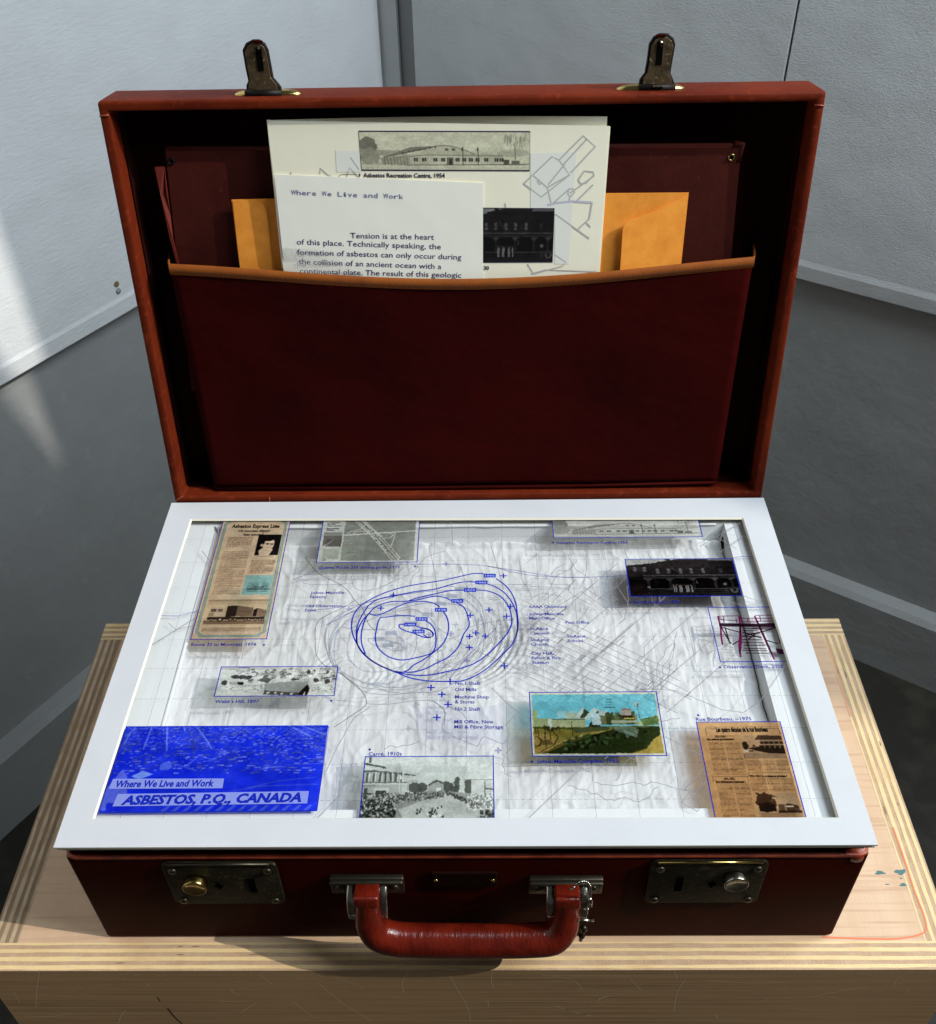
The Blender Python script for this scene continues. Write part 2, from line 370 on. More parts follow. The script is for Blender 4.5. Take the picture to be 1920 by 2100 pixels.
# each wall of the box shows its plies on top
layers = [.0012, .0026, .0030, .0028, .0030, .0026, .0030, .0013]
def ply_wall(name, axis, a0, a1, outer, sgn, mats_, label=None):
    """board seen on edge: a solid body and, on its top edge, plies of uneven width"""
    mb = MB(); BOT = FZ+.004; k = T/sum(layers); inner = outer+sgn*T; lo, hi = min(outer, inner), max(outer, inner)
    if axis == 'x': mb.box(a0, a1, lo, hi, BOT, HB-.0012, 2)
    else: mb.box(lo, hi, a0, a1, BOT, HB-.0012, 2)
    n = 150; S = np.linspace(a0, a1, n); edges = [np.full(n, outer)]; p = outer; sd = int(abs(outer)*900)
    for i, w in enumerate(layers[:-1]):
        p += sgn*w*k; edges.append(p+(fbm(S*55, S*0+i*3.7, 3, sd+i)-.5)*.00085+(fbm(S*7, S*0+i*9.1, 2, sd+i+40)-.5)*.0009)
    edges.append(np.full(n, inner))
    for i in range(len(layers)):
        top = HB+[0, .00006, -.00008, .00006, -.00010, .00006, -.00008, 0][i]; mi = [1, 0, 1, 0, 1, 0, 1, 0][i]
        tz = top+(fbm(S*130, S*0+i, 2, sd+i+80)-.5)*.00012; vs = []
        for j in range(n):
            for e, z in ((edges[i][j], HB-.0013), (edges[i][j], tz[j]), (edges[i+1][j], tz[j]), (edges[i+1][j], HB-.0013)):
                vs.append((S[j], e, z) if axis == 'x' else (e, S[j], z))
        mb.add(vs, [(4*j+c, 4*j+4+c, 4*j+5+c, 4*j+1+c) for j in range(n-1) for c in range(3)], mi)
    o = mb.obj(name, mats_, boxr, label=label)
    rr_ = random.Random(sd)
    for _ in range(5):                                          # small voids and chips in the plies
        s_ = rr_.uniform(a0+.02, a1-.02); i = rr_.choice([1, 2, 4, 6]); e = outer+sgn*k*(sum(layers[:i])+layers[i]*.5); L_ = rr_.uniform(.0012, .0045); w_ = .0005
        pts = [(s_-L_, e), (s_-L_*.3, e-w_), (s_+L_*.8, e-w_*.5), (s_+L_, e+w_*.4), (s_, e+w_)]
        mc = MB(); mc.add([((a, b, HB+.00022) if axis == 'x' else (b, a, HB+.00022)) for a, b in pts], [(0,1,2,3,4)]); mc.obj('ply_chip', M['ply_left_dark'], o, fix=False)
    return o
MF = [M['ply_light'], M['ply_dark'], M['wood_front']]
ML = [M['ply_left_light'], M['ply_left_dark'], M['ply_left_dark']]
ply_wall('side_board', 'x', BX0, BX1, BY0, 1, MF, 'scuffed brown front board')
ply_wall('side_board', 'y', BY0+T, BY1-T, BX0, 1, ML, 'darker left board')
ply_wall('side_board', 'y', BY0+T, BY1-T, BX1, -1, [M['ply_light'], M['ply_dark'], M['ply_dark']])
ply_wall('side_board', 'x', BX0, BX1, BY1, -1, [M['ply_light'], M['ply_dark'], M['ply_dark']])
# orange pencil line round the panel, teal paint spots
zr = zoomer(1220, 1450, 1843/700, lambda x, y: PZ(x, y, HB))
mb = MB(); pth = spline([zr(1230,1243), zr(1400,1249), zr(1600,1253), zr(1700,1242), zr(1770,1222), zr(1790,1190), zr(1775,1120), zr(1725,990), zr(1690,880), zr(1660,790), zr(1635,720), zr(1610,650)], 6)
mb.ribbon(pth, .0012, z=HB+.0001); mb.obj('marker_line', M['orange_mark'], boxr)
mb = MB(); pth = spline([PZ(1693,1310,HB), PZ(1705,1345,HB), PZ(1722,1400,HB), PZ(1745,1470,HB)], 5)
mb.ribbon(pth, .0014, z=HB+.0001); mb.obj('marker_line', pbr('faded_orange_marker', (.70,.34,.19), .7), boxr)
for (x, y, rx, ry) in [(1540,895,26,10), (1650,890,30,14), (1665,960,18,9), (1580,957,14,2.5), (1655,925,8,3)]:
    mb = MB(); ps = []
    for k in range(14):
        a = 2*math.pi*k/14; r = 1+.25*math.sin(3*a+x)+.12*math.sin(5*a)
        ps.append(Vector(zr(x+rx*math.cos(a)*r, y+ry*math.sin(a)*r)))
    for p in ps: p.z = HB+.00008
    mb.add(ps, [tuple(range(14))]); mb.obj('paint_spot', M['teal_paint'], boxr)
# chips and scratches on the front board
zf = zoomer(0, 1450, 1843/700, lambda x, y: PY(x, y, BY0-.00006))
zf2 = zoomer(600, 1450, 1843/700, lambda x, y: PY(x, y, BY0-.00006))
zf3 = zoomer(1060, 1900, 1843/860, lambda x, y: PY(x, y, BY0-.00006))
SC = [[zf(215,1420), zf(200,1520), zf(195,1620)], [zf(135,1668), zf(260,1672), zf(390,1652)], [zf(640,1710), zf(655,1665), zf(680,1640)],
      [zf(785,1510), zf(808,1492)], [zf(1240,1530), zf(1295,1556)], [zf(1190,1590), zf(1330,1592)], [zf(1300,1650), zf(1390,1592)],
      [zf2(600,1540), zf2(595,1480), zf2(625,1430)], [zf2(140,1490), zf2(260,1590), zf2(425,1695)], [zf2(0,1590), zf2(110,1675)],
      [zf2(850,1450), zf2(900,1540), zf2(945,1620), zf2(962,1700)], [zf2(1078,1430), zf2(1075,1480), zf2(1088,1520)], [zf2(1055,1580), zf2(1058,1620)],
      [zf2(1350,1448), zf2(1450,1460), zf2(1530,1485), zf2(1568,1530)], [zf2(1400,1450), zf2(1815,1453)], [zf2(1415,1612), zf2(1530,1650), zf2(1620,1668)],
      [zf2(1650,1585), zf2(1670,1568), zf2(1700,1562)], [zf3(690,375), zf3(705,290), zf3(740,235)], [zf3(690,190), zf3(705,230)], [zf3(500,230), zf3(548,285)],
      [zf3(1290,310), zf3(1420,285), zf3(1548,262)], [zf3(165,350), zf3(250,375), zf3(330,395)], [zf3(840,238), zf3(1000,248), zf3(1180,246)],
      [zf3(1500,205), zf3(1560,215)], [zf3(1670,235), zf3(1655,260)], [zf3(360,325), zf3(375,315), zf3(405,308)], [zf3(870,385), zf3(888,408)],
      [zf(75,1540), zf(110,1600)], [zf(1400,1440), zf(1470,1500)], [zf(1680,1430), zf(1750,1460)], [zf2(150,1430), zf2(270,1470), zf2(390,1520)]]
mb = MB()
for s in SC: mb.ribbon(spline(s, 5), .00034, up=(0,1,0))
for k in range(60):
    x = random.uniform(BX0+.01, BX1-.01); z = HB-random.uniform(.002, .055); a = random.uniform(0, 3.14); l = random.uniform(.002, .010)
    mb.ribbon([(x, BY0-.00006, z), (x+math.cos(a)*l, BY0-.00006, z+math.sin(a)*l*.6)], .00022, up=(0,1,0))
mb.obj('scratches', M['scratch'], boxr, kind='stuff', fix=False)
mb = MB(); mb.ribbon(spline([zf(905,1625), zf(940,1670), zf(985,1711)], 4), .0011, up=(0,1,0)); mb.ribbon([zf(850,1565), zf(865,1590)], .0007, up=(0,1,0)); mb.obj('gouge', M['scratch_dark'], boxr, fix=False)

# ================================================================ SUITCASE
case = empty('suitcase', (0,0,0), 'open red-brown leather suitcase with brass locks standing on the plywood box', 'suitcase')
CB = HB+.0002
def open_box(mb, x0, x1, y0, y1, z0, z1, t, floor=True):
    vs = [(x0,y0,z0),(x1,y0,z0),(x1,y1,z0),(x0,y1,z0),(x0,y0,z1),(x1,y0,z1),(x1,y1,z1),(x0,y1,z1),
          (x0+t,y0+t,z1),(x1-t,y0+t,z1),(x1-t,y1-t,z1),(x0+t,y1-t,z1),(x0+t,y0+t,z0+t),(x1-t,y0+t,z0+t),(x1-t,y1-t,z0+t),(x0+t,y1-t,z0+t)]
    mb.add(vs, [(0,3,2,1)]+[(i,(i+1)%4,4+(i+1)%4,4+i) for i in range(4)]+[(4+i,4+(i+1)%4,8+(i+1)%4,8+i) for i in range(4)]+[(8+i,8+(i+1)%4,12+(i+1)%4,12+i) for i in range(4)]+[(12,13,14,15)])
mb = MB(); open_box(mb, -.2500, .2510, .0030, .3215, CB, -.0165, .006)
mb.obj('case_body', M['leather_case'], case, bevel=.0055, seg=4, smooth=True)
mb = MB(); open_box(mb, -.2470, .2480, .0065, .3190, -.0300, -.0048, .0015); mb.obj('inner_lip', M['leather_case'], case, bevel=.001, label='dark recessed lip under the mat')
# raised piping along the top edge
mb = MB()
pp = [(-.2470,.3150,-.0178), (-.2492,.3000,-.0178), (-.2494,.0100,-.0178), (-.2480,.0052,-.0178), (-.2440,.0038,-.0178), (.2450,.0038,-.0178), (.2490,.0052,-.0178), (.2504,.0100,-.0178), (.2504,.3000,-.0178)]
mb.tube(pp, .0016, 10); mb.obj('piping', M['leather_edge'], case, smooth=True)
# small worn cap on the right front corner
mb = MB(); mb.lathe((.2440,.0098,-.0205), (0,0,1), [(.0077, -.004), (.0079, 0), (.0074, .0035), (.005, .0052)], 20); mb.obj('corner_cap', M['leather_edge'], case, smooth=True)

# --- lid
TH = .16485; LID_O = np.array([0, .3218, -.0020]); LU = np.array([0, math.sin(TH), math.cos(TH)]); LV = np.array([0, math.cos(TH), -math.sin(TH)])
LX = np.array([1.0, 0, 0]); LL = .3225; LD = .0415; LW = .2478
def Lp(x, l, b): return LID_O + LX*x + LU*l + LV*b
def lid_px(x, y, b):
    """lid coordinates (x, l) of photo pixel (x, y) at depth b behind the rim"""
    q = on_plane(x, y, LID_O+LV*b, LV); return float(q[0]), float((q-LID_O)@LU)
K = 1920/1843
mb = MB(); t = .0070; dd = LD-.003
o4 = [(-LW,0),(LW,0),(LW,LL),(-LW,LL)]; i4 = [(-LW+t,t),(LW-t,t),(LW-t,LL-t),(-LW+t,LL-t)]
vs = [Lp(x,l,0) for x,l in o4]+[Lp(x,l,0) for x,l in i4]+[Lp(x,l,dd) for x,l in i4]+[Lp(x,l,LD) for x,l in o4]
fs = [(i,(i+1)%4,4+(i+1)%4,4+i) for i in range(4)]+[(4+i,4+(i+1)%4,8+(i+1)%4,8+i) for i in range(4)]+[(8,9,10,11)]
fs += [(i,(i+1)%4,12+(i+1)%4,12+i) for i in range(4)]+[(12,13,14,15)]
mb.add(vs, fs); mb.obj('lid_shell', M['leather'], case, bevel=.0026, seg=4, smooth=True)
# lining: back sheet and the deep part of the side walls
mb = MB(); e = .0012; q = t+e
l0 = .0165
i5 = [(-LW+q,q),(LW-q,q),(LW-q,LL-q),(-LW+q,LL-q)]
vs = [Lp(x,l,l0) for x,l in i5]+[Lp(x,l,dd-.0015) for x,l in i5]
mb.add(vs, [(0,1,5,4),(1,2,6,5),(2,3,7,6),(3,0,4,7),(4,5,6,7)])
mb.obj('lining', M['lining'], case, fix=False)
# seams of the leather folded over the corners
def seam():
    global mb
    mb.obj('corner_seam', M['leather_edge'], case, smooth=True); mb = MB()
mb = MB()
for sx, l in ((-1, LL-.010), (1, LL-.010)):
    mb.tube([Lp(sx*(LW-.0004), l, .0005), Lp(sx*(LW-.002), l+.0006, -.0004), Lp(sx*(LW-t), l+.001, -.0004)], .0006, 6); seam()
mb.tube([Lp(-LW+.001, .0035, -.0004), Lp(-LW+t+.001, t+.001, -.0004)], .0007, 6); seam()
mb.tube([Lp(-.167, .0005, -.0004), Lp(-.1668, .006, -.0006)], .0006, 6)
mb.obj('corner_seam', M['leather_edge'], case, smooth=True)

# --- pocket
PX0, PX1 = -.2190, .2150
topc = [(333,521),(420,527),(600,538),(760,549),(900,552),(1050,546),(1200,536),(1350,521),(1490,507)]
def pocket_b(x, f):
    s = max(0.0, min(1.0, (x-PX0)/(PX1-PX0))); bul = math.sin(math.pi*s)**.8
    return .0105-.0040*f-.0070*bul*f**1.3
tops = []
for (px, py) in topc:
    b = .006
    for _ in range(6):
        x, l = lid_px(px*K, py*K, b); b = pocket_b(x, 1.0)
    tops.append((x, l))
TXs = np.array([a for a, _ in tops]); TLs = np.array([b for _, b in tops])
def ltop(x): return float(np.interp(x, TXs, TLs))
# smooth the top curve
cf = np.polyfit(TXs, TLs, 4)
def ltop(x): return float(np.polyval(cf, x))
NX, NL = 72, 30
mb = MB(); vs = []
for j in range(NL+1):
    f = j/NL
    for i in range(NX+1):
        xb = PX0+.006*(1-f)*0+(PX1-PX0)*i/NX
        x = xb*(1-.02*(1-f))
        l = .0095+(ltop(xb)-.0095-.0005)*f
        vs.append(Lp(x, l, pocket_b(xb, f)+.0004*math.sin(40*xb+9*f)))
mb.add(vs, [(j*(NX+1)+i, j*(NX+1)+i+1, (j+1)*(NX+1)+i+1, (j+1)*(NX+1)+i) for j in range(NL) for i in range(NX)])
po = mb.obj('pocket', M['pocket'], case, smooth=True, fix=False)
sm = po.modifiers.new('thickness', 'SOLIDIFY'); sm.thickness = .0016; sm.offset = 0
mb = MB()                                                       # gussets on both sides
for x, s in ((PX0, -1), (PX1, 1)):
    vs = []
    for j in range(9):
        f = j/8; l = .0095+(ltop(x)-.012)*f; xx = x*(1-.02*(1-f))
        vs += [Lp(xx, l, pocket_b(x, f)), Lp(xx+s*.0030, l, .018), Lp(xx+s*.0070, l, dd-.002)]
    mb = MB(); mb.add(vs, [(3*j+a, 3*j+a+1, 3*(j+1)+a+1, 3*(j+1)+a) for j in range(8) for a in range(2)])
    mb.obj('gusset', M['lining'], po, smooth=True, fix=False)
mb = MB(); BH = .0078; rows = [(0.0, .0010), (.0008, -.0013), (BH*.5, -.0017), (BH, -.0014), (BH+.0002, .0003)]
vs = []; n = 90
for i in range(n+1):
    x = PX0-.0006+(PX1-PX0+.0012)*i/n
    for dl, db in rows: vs.append(Lp(x, ltop(x)+.0006-dl, pocket_b(x, 1.0-dl/.2)+db))
r = len(rows)
mb.add(vs, [(i*r+a, (i+1)*r+a, (i+1)*r+a+1, i*r+a+1) for i in range(n) for a in range(r-1)])
mb.obj('binding', M['binding'], po, smooth=True, fix=False)
for x, s in ((PX0, -1), (PX1, 1)):                              # binding turning back at the sides
    mb = MB(); path = []
    for k in range(9):
        f = k/8; b = pocket_b(x, 1)*(1-f)+.0005*(1-f)+(dd-.004)*f
        path.append((x+s*(.0005+.0058*f**.7), b, ltop(x)+.0006+.0012*f))
    vs = []
    for (xx, b, l) in path: vs += [Lp(xx, l, b), Lp(xx, l-BH, b)]
    mb.add(vs, [(2*k, 2*k+2, 2*k+3, 2*k+1) for k in range(8)])
    oo = mb.obj('binding_end', M['binding'], po, smooth=True, fix=False)
    q_ = oo.modifiers.new('thickness', 'SOLIDIFY'); q_.thickness = .0014; q_.offset = 0
mb = MB(); x = PX0+.004
while x < PX1-.003:
    l = ltop(x)-.0042; b = pocket_b(x, .98)-.0021
    mb.ribbon([Lp(x, l, b), Lp(x+.0022, ltop(x+.0022)-.0042, pocket_b(x+.0022, .98)-.0021)], .0007, up=tuple(LV))
    x += .0037
mb.obj('stitching', M['thread'], po, kind='stuff', fix=False)
# bottom strip of the pocket, lower hem
mb = MB(); mb.tube([Lp(PX0*.97, .010, .0085), Lp(-.05, .0095, .0075), Lp(.10, .0100, .0078), Lp(PX1*.98, .0120, .0080)], .0013, 8); mb.obj('pocket_hem', M['pocket'], po, smooth=True)

# --- handle
hn = np.cross([1,0,0], np.array([0,-.012,-.06])); hn = hn/np.linalg.norm(hn)
zh = zoomer(600, 1450, 1843/700, lambda x, y: on_plane(x, y, (0,-.0125,-.055), hn))
hp = spline([zh(400,1003), zh(404,1060), zh(409,1120), zh(428,1180), zh(475,1228), zh(560,1252), zh(700,1260), zh(900,1262), zh(1100,1263), zh(1300,1258), zh(1400,1245), zh(1458,1195), zh(1482,1120), zh(1485,1065), zh(1484,1008)], 8)
n = len(hp); rr = []
for i in range(n):
    f = i/(n-1); e = min(f, 1-f)
    rr.append(.0078 + .0040*min(1, max(0, (e-.10)/.18))**1.2 )
mb = MB(); mb.tube(hp, rr, 28, ref=tuple(hn), ry=[r*.86 for r in rr])
M['handle'] = pbr('glossy_creased_leather', (.130,.0105,.0036), .22, spec=.55,
                  bump=[('noise', (420, 70, 110), 5, .55, .0010), ('voronoi', V3(420), 0, .2, .0005)], var=[(V3(60), (.06,.004,.002), .4, .7)])
hd = mb.obj('handle', M['handle'], case, smooth=True)
for p, q_ in ((hp[0], hp[3]), (hp[-1], hp[-4])):                 # squared leather ends
    p = Vector(p); d = (p-Vector(q_)).normalized(); a = Vector((1,0,0)); b = d.cross(a).normalized()
    mb = MB(); c0 = p-d*.007; c1 = p+d*.0022
    pts = [c0+a*sx*.0080+b*sy*.0066 for sx, sy in ((-1,-1),(1,-1),(1,1),(-1,1))]
    mb.prism(pts, c1-c0); mb.obj('handle_end', M['handle'], hd, bevel=.0016, seg=3, smooth=True)
def mount(x0, x1, z0, z1, lx0, lx1, sgn):
    mb = MB(); mb.box(x0, x1, -.0012, .0032, z1, z0)
    pl = mb.obj('handle_mount', M['steel_dark'], case, bevel=.0012, seg=3, smooth=True)
    mb = MB(); mb.box(x0+.0004, x1-.0004, -.0042, -.0008, z0-.0022, z0+.0004); mb.obj('mount_flange', M['steel_dark'], pl, bevel=.0010, seg=3, smooth=True)
    mb = MB(); mb.box(lx0+.001, lx1-.001, -.0085, -.0010, z1+.0008, z0-.0030); mb.obj('mount_socket', M['black_metal'], pl, bevel=.0008)
    for lx in (lx0, lx1):
        mb = MB(); pth = [(lx, -.001, z0-.0050), (lx, -.0080, z0-.0095), (lx, -.0120, z0-.0190), (lx, -.0125, z0-.0275)]
        mb.tube(spline(pth, 5), .00105, 10, ref=(1,0,0), ry=.0030); mb.obj('mount_arm', M['steel'], pl, smooth=True)
    mb = MB(); mb.tube([(lx0-.002, -.0123, z0-.0235), (lx1+.002, -.0123, z0-.0235)], .0016, 12, ref=(0,1,0)); mb.obj('pin', M['steel'], pl, smooth=True)
    for rx in (x0+.0065, x1-.0065):
        mb = MB(); mb.lathe((rx, -.0014, (z0+z1)/2-.0005), (0,-1,0), [(.0032,-.0005),(.0032,.0006),(.0024,.0014),(.0008,.0017)], 16); mb.obj('rivet', M['steel_dark'], pl, smooth=True)
    return pl
mount(-.0860, -.0388, -.0373, -.0553, -.0722, -.0522, 1)
mount(.0407, .0878, -.0394, -.0566, .0545, .0752, 1)

# --- name plate
mb = MB(); mb.box(-.0211, .0204, .0012, .0032, -.0515, -.0345); npb = mb.obj('name_plate', pbr('dark_name_plate', (.010,.003,.002), .6, spec=.05), case, bevel=.0006)
for x in (-.0185, .0178):
    mb = MB(); mb.lathe((x, .0012, -.0430), (0,-1,0), [(.0014,-.0004),(.0014,.0004),(.0006,.0010)], 12); mb.obj('pin', M['brass'], npb, smooth=True)

# --- locks
def lock(x0, x1, z0, z1, knob, key, slot, flip, bright):
    mb = MB(); r = .0045; pts = []
    for cx, cz, a0 in ((x1-r, z0-r, 0), (x0+r, z0-r, 90), (x0+r, z1+r, 180), (x1-r, z1+r, 270)):
        for k in range(5):
            a = math.radians(a0+k*22.5); pts.append((cx+r*math.cos(a), .0032, cz+r*math.sin(a)))
    mb.prism(pts, (0, -.0026, 0)); pl = mb.obj('lock_plate', M['brass_dark'], case, bevel=.0007, seg=2, smooth=True)
    mb = MB(); mb.tube([(x0+.004, .0008, z0-.0007), (x1-.004, .0008, z0-.0007)], .0010, 8, ref=(0,1,0)); mb.obj('plate_rim', M['brass'] if bright else M['steel_dark'], pl, smooth=True)
    for cx, cz in ((x0+.0062, z0-.0085), (x1-.0062, z0-.0085), (x0+.0062, z1+.0045), (x1-.0062, z1+.0045)):
        mb = MB(); mb.lathe((cx, .0007, cz), (0,-1,0), [(.0028,-.0004),(.0028,.0005),(.0021,.0013),(.0007,.0017)], 18); mb.obj('rivet', M['steel_dark'], pl, smooth=True)
    mb = MB(); kx, kz = knob
    mb.lathe((kx, .0010, kz), (0,-1,0), [(.0066,0),(.0066,.0012),(.0075,.0016),(.0078,.0030),(.0078,.0064),(.0075,.0071),(.0069,.0073),(.0065,.0069),(.001,.0067)], 40)
    mb.obj('knob', M['brass'] if flip else M['steel'], pl, smooth=True)
    mb = MB(); kx, kz = key; pts = []
    for k in range(24):
        a = 2*math.pi*k/24; rad = .0020+.0012*abs(math.cos(2*a))**2
        pts.append((kx+rad*math.cos(a)*.9, .00045, kz+rad*math.sin(a)*1.25))
    mb.prism(pts, (0, -.0002, 0)); mb.obj('keyhole', M['hole'], pl)
    mb = MB(); sx, sz = slot; mb.box(sx-.0022, sx+.0022, .00015, .0006, sz-.0085, sz+.0085); so = mb.obj('slot', M['hole'], pl)
kL, kR = PY(399,1824,-.0060), PY(1511,1816,-.0060)
lock(-.1905, -.1180, -.0212, -.0715, (kL[0], kL[2]), (-.1579, -.0478), (-.1364, -.0472), True, False)
lock(.1165, .1895, -.0204, -.0718, (kR[0], kR[2]), (.1573, -.0474), (.1362, -.0472), False, True)

# --- hasps standing on the lid
def hasp(name_l, s, spring):
    """s: +1 right one, outline mirrored from the left one"""
    if s < 0: prof = [(-.1476,.3222),(-.1231,.3222),(-.1232,.3270),(-.1243,.3290),(-.1278,.3334),(-.1293,.3511),(-.1310,.3551),(-.1349,.3576),(-.1392,.3576),(-.1438,.3556),(-.1468,.3513),(-.1462,.3400),(-.1453,.3316),(-.1470,.3290)]; cx = -.1353; w = (-.1563, -.1098)
    else: prof = [(.1228,.3222),(.1469,.3222),(.1468,.3270),(.1460,.3287),(.1438,.3328),(.1455,.3509),(.1438,.3549),(.1400,.3575),(.1344,.3576),(.1306,.3557),(.1278,.3512),(.1271,.3400),(.1262,.3330),(.1231,.3290)]; cx = .1350; w = (.1078, .1548)
    b0 = .0120
    mb = MB(); mb.prism([Lp(x, l, b0+.0016) for x, l in prof], LV*.0035); hs = mb.obj('hasp', M['black_metal'], case, bevel=.0008, seg=2, smooth=True)
    cxm = sum(x for x, _ in prof)/len(prof); clm = .338
    inner = [(cxm+(x-cxm)*.83, clm+(l-clm)*.90) for x, l in prof]
    mb = MB(); mb.prism([Lp(x, l, b0+.0004) for x, l in inner], LV*.0014); mb.obj('hasp_plate', M['brass_hasp'], hs, bevel=.0003)
    # slot and catch
    mb = MB(); mb.prism([Lp(cx+dx, l, b0-.0001) for dx, l in ((-.0020,.3385),(.0020,.3385),(.0020,.3530),(0,.3545),(-.0020,.3530))], LV*.0004); mb.obj('hasp_slot', M['hole'], hs)
    mb = MB(); mb.tube([Lp(cx+.0004,.3505,b0-.0006), Lp(cx+.0006,.3528,b0-.0030), Lp(cx+.0002,.3540,b0-.0010)], [.0010,.0013,.0009], 10); mb.obj('catch', M['brass_dark'] if s < 0 else M['steel'], hs, smooth=True)
    # top notch
    mb = MB(); mb.prism([Lp(cx+dx, l, b0-.0002) for dx, l in ((-.0032,.3556),(.0032,.3556),(.0032,.3574),(-.0032,.3574))], LV*.0010); mb.obj('hasp_tab', M['leather_case'], hs, bevel=.0003)
    # hinge barrel and spring
    mb = MB(); mb.tube([Lp(prof[0][0]-.0004,.3236,b0+.0005), Lp(prof[1][0]+.0004,.3236,b0+.0005)], .0028, 16); mb.obj('hinge_barrel', M['black_metal'], hs, smooth=True)
    if spring:
        mb = MB()
        for k in range(8):
            xx = cx-.0032+k*.00092; mb.tube([Lp(xx-.0002,.3250,b0-.0024), Lp(xx+.0002,.3250,b0-.0024)], [.0011,.0011], 8, ref=tuple(LU))
        mb.obj('spring', M['steel_dark'], hs, smooth=True)
    # the wings of the base lying on the lid
    mb = MB(); seg = 24; c = ((w[0]+w[1])/2); hw = (w[1]-w[0])/2; vs = []
    for j, (f, hgt) in enumerate([(1.0, -.0004), (1.0, .0008), (.86, .0022), (.55, .0034), (.2, .0038)]):
        for k in range(seg):
            a = 2*math.pi*k/seg; ex = math.copysign(abs(math.cos(a))**.8, math.cos(a))
            vs.append(Lp(c+ex*hw*f, LL+hgt, b0+.0045+math.sin(a)*.0062*f))
    mb.add(vs, [(j*seg+k, j*seg+(k+1)%seg, (j+1)*seg+(k+1)%seg, (j+1)*seg+k) for j in range(4) for k in range(seg)]+[tuple(4*seg+k for k in range(seg))])
    mb.obj('hasp_base', M['brass'], hs, smooth=True)
hasp('a', -1, False); hasp('b', 1, True)

# ================================================================ MAP DISPLAY (mat, film, ledge, relief)
disp = empty('map_display', (0,0,0), 'white matted relief map of a mine under a printed clear sheet', 'map display')
X0, X1, Y0, Y1 = -.2512, .2503, 0.0, .3212
mb = MB(); ox = [(X0,Y0),(X1+.0004,Y0),(X1-.0012,Y1),(X0+.0010,Y1)]
ix = [tuple(PZ(190,1679,0)[:2]), tuple(PZ(1721,1677,0)[:2]), tuple(PZ(1524,1061,0)[:2]), tuple(PZ(391,1064,0)[:2])]
def frame(z1, z0, o4, i4, i4b, top, side):
    mb = MB()
    vs = [(*p, z1) for p in o4]+[(*p, z1) for p in i4]+[(*p, z0) for p in i4b]+[(*p, z0) for p in o4]
    mb.add(vs, [(i,(i+1)%4,4+(i+1)%4,4+i) for i in range(4)], 0)
    mb.add([vs[k] for k in range(16)], [(4+i,4+(i+1)%4,8+(i+1)%4,8+i) for i in range(4)], 1)
    mb.add([vs[k] for k in range(16)], [(i,(i+1)%4,12+(i+1)%4,12+i) for i in range(4)]+[(12+i,12+(i+1)%4,8+(i+1)%4,8+i) for i in range(4)], 1)
    return mb
ctr = np.mean(np.array(ix), 0)
ixb = [tuple(np.array(p)-np.sign(np.array(p)-ctr)*np.array([.0011,.0011])) for p in ix]
mb = frame(0, -.0014, ox, ix, ixb, 0, 1); mb.obj('mat_frame', [M['white'], M['cream']], disp)
ox2 = [(X0+.0012,Y0+.0012),(X1-.0004,Y0+.0008),(X1-.0020,Y1-.001),(X0+.0020,Y1-.001)]
ix2 = [tuple(np.array(p)+np.sign(np.array(p)-ctr)*.004) for p in ixb]
mb = frame(-.0034, -.0046, ox2, ix2, ix2, 0, 1); mb.obj('backing_board', [M['white'], M['cream']], disp, label='second white board under the top mat')
# clear film
mb = MB(); mb.add([(X0+.003,Y0+.003,ZS),(X1-.003,Y0+.003,ZS),(X1-.003,Y1-.003,ZS),(X0+.003,Y1-.003,ZS)], [(0,1,2,3)])
film = mb.obj('clear_sheet', M['film'], disp)
# ledge and walls of the well
ZL, ZF = -.0066, -.0205
LXa, LXb, LYa, LYb = -.2082, .2125, .0296, .2968          # ledge inner edge
RXa, RXb, RYa, RYb = -.2098, .2092, .0290, .2912          # floor edge
mb = MB()
oo_ = [(X0+.002,Y0+.002,ZL),(X1-.002,Y0+.002,ZL),(X1-.002,Y1-.002,ZL),(X0+.002,Y1-.002,ZL)]
ii_ = [(LXa,LYa,ZL),(LXb,LYa,ZL),(LXb,LYb,ZL),(LXa,LYb,ZL)]
mb.add(oo_+ii_, [(i,(i+1)%4,4+(i+1)%4,4+i) for i in range(4)])
mb.obj('ledge', M['ledge'], disp, bevel=0)
mb = MB(); ff_ = [(RXa+.001,RYa,ZF-.003),(RXb,RYa,ZF-.003),(RXb,RYb,ZF-.003),(RXa+.001,RYb,ZF-.003)]
i3_ = [(x, y, z-.0002) for x, y, z in ii_]
mb.add(i3_+ff_, [(i,(i+1)%4,4+(i+1)%4,4+i) for i in range(4)])
mb.obj('well_wall', M['ledge'], disp)
# soft white bead where ledge meets the well at the left
mb = MB(); mb.tube([(LXa+.0006,LYa,ZL-.0010),(LXa+.0009,.16,ZL-.0006),(LXa+.0004,LYb,ZL-.0010)], .0016, 10, ref=(0,0,1)); mb.obj('rolled_edge', M['ledge'], disp, smooth=True)
mb = MB(); pr = random.Random(4); pth = [(LXa+i*.009, LYb-.0004+pr.uniform(-.0003,.0003), ZL-.0004) for i in range(47)]; mb.tube(pth, .0010, 8); mb.obj('rolled_edge', M['ledge'], disp, smooth=True)
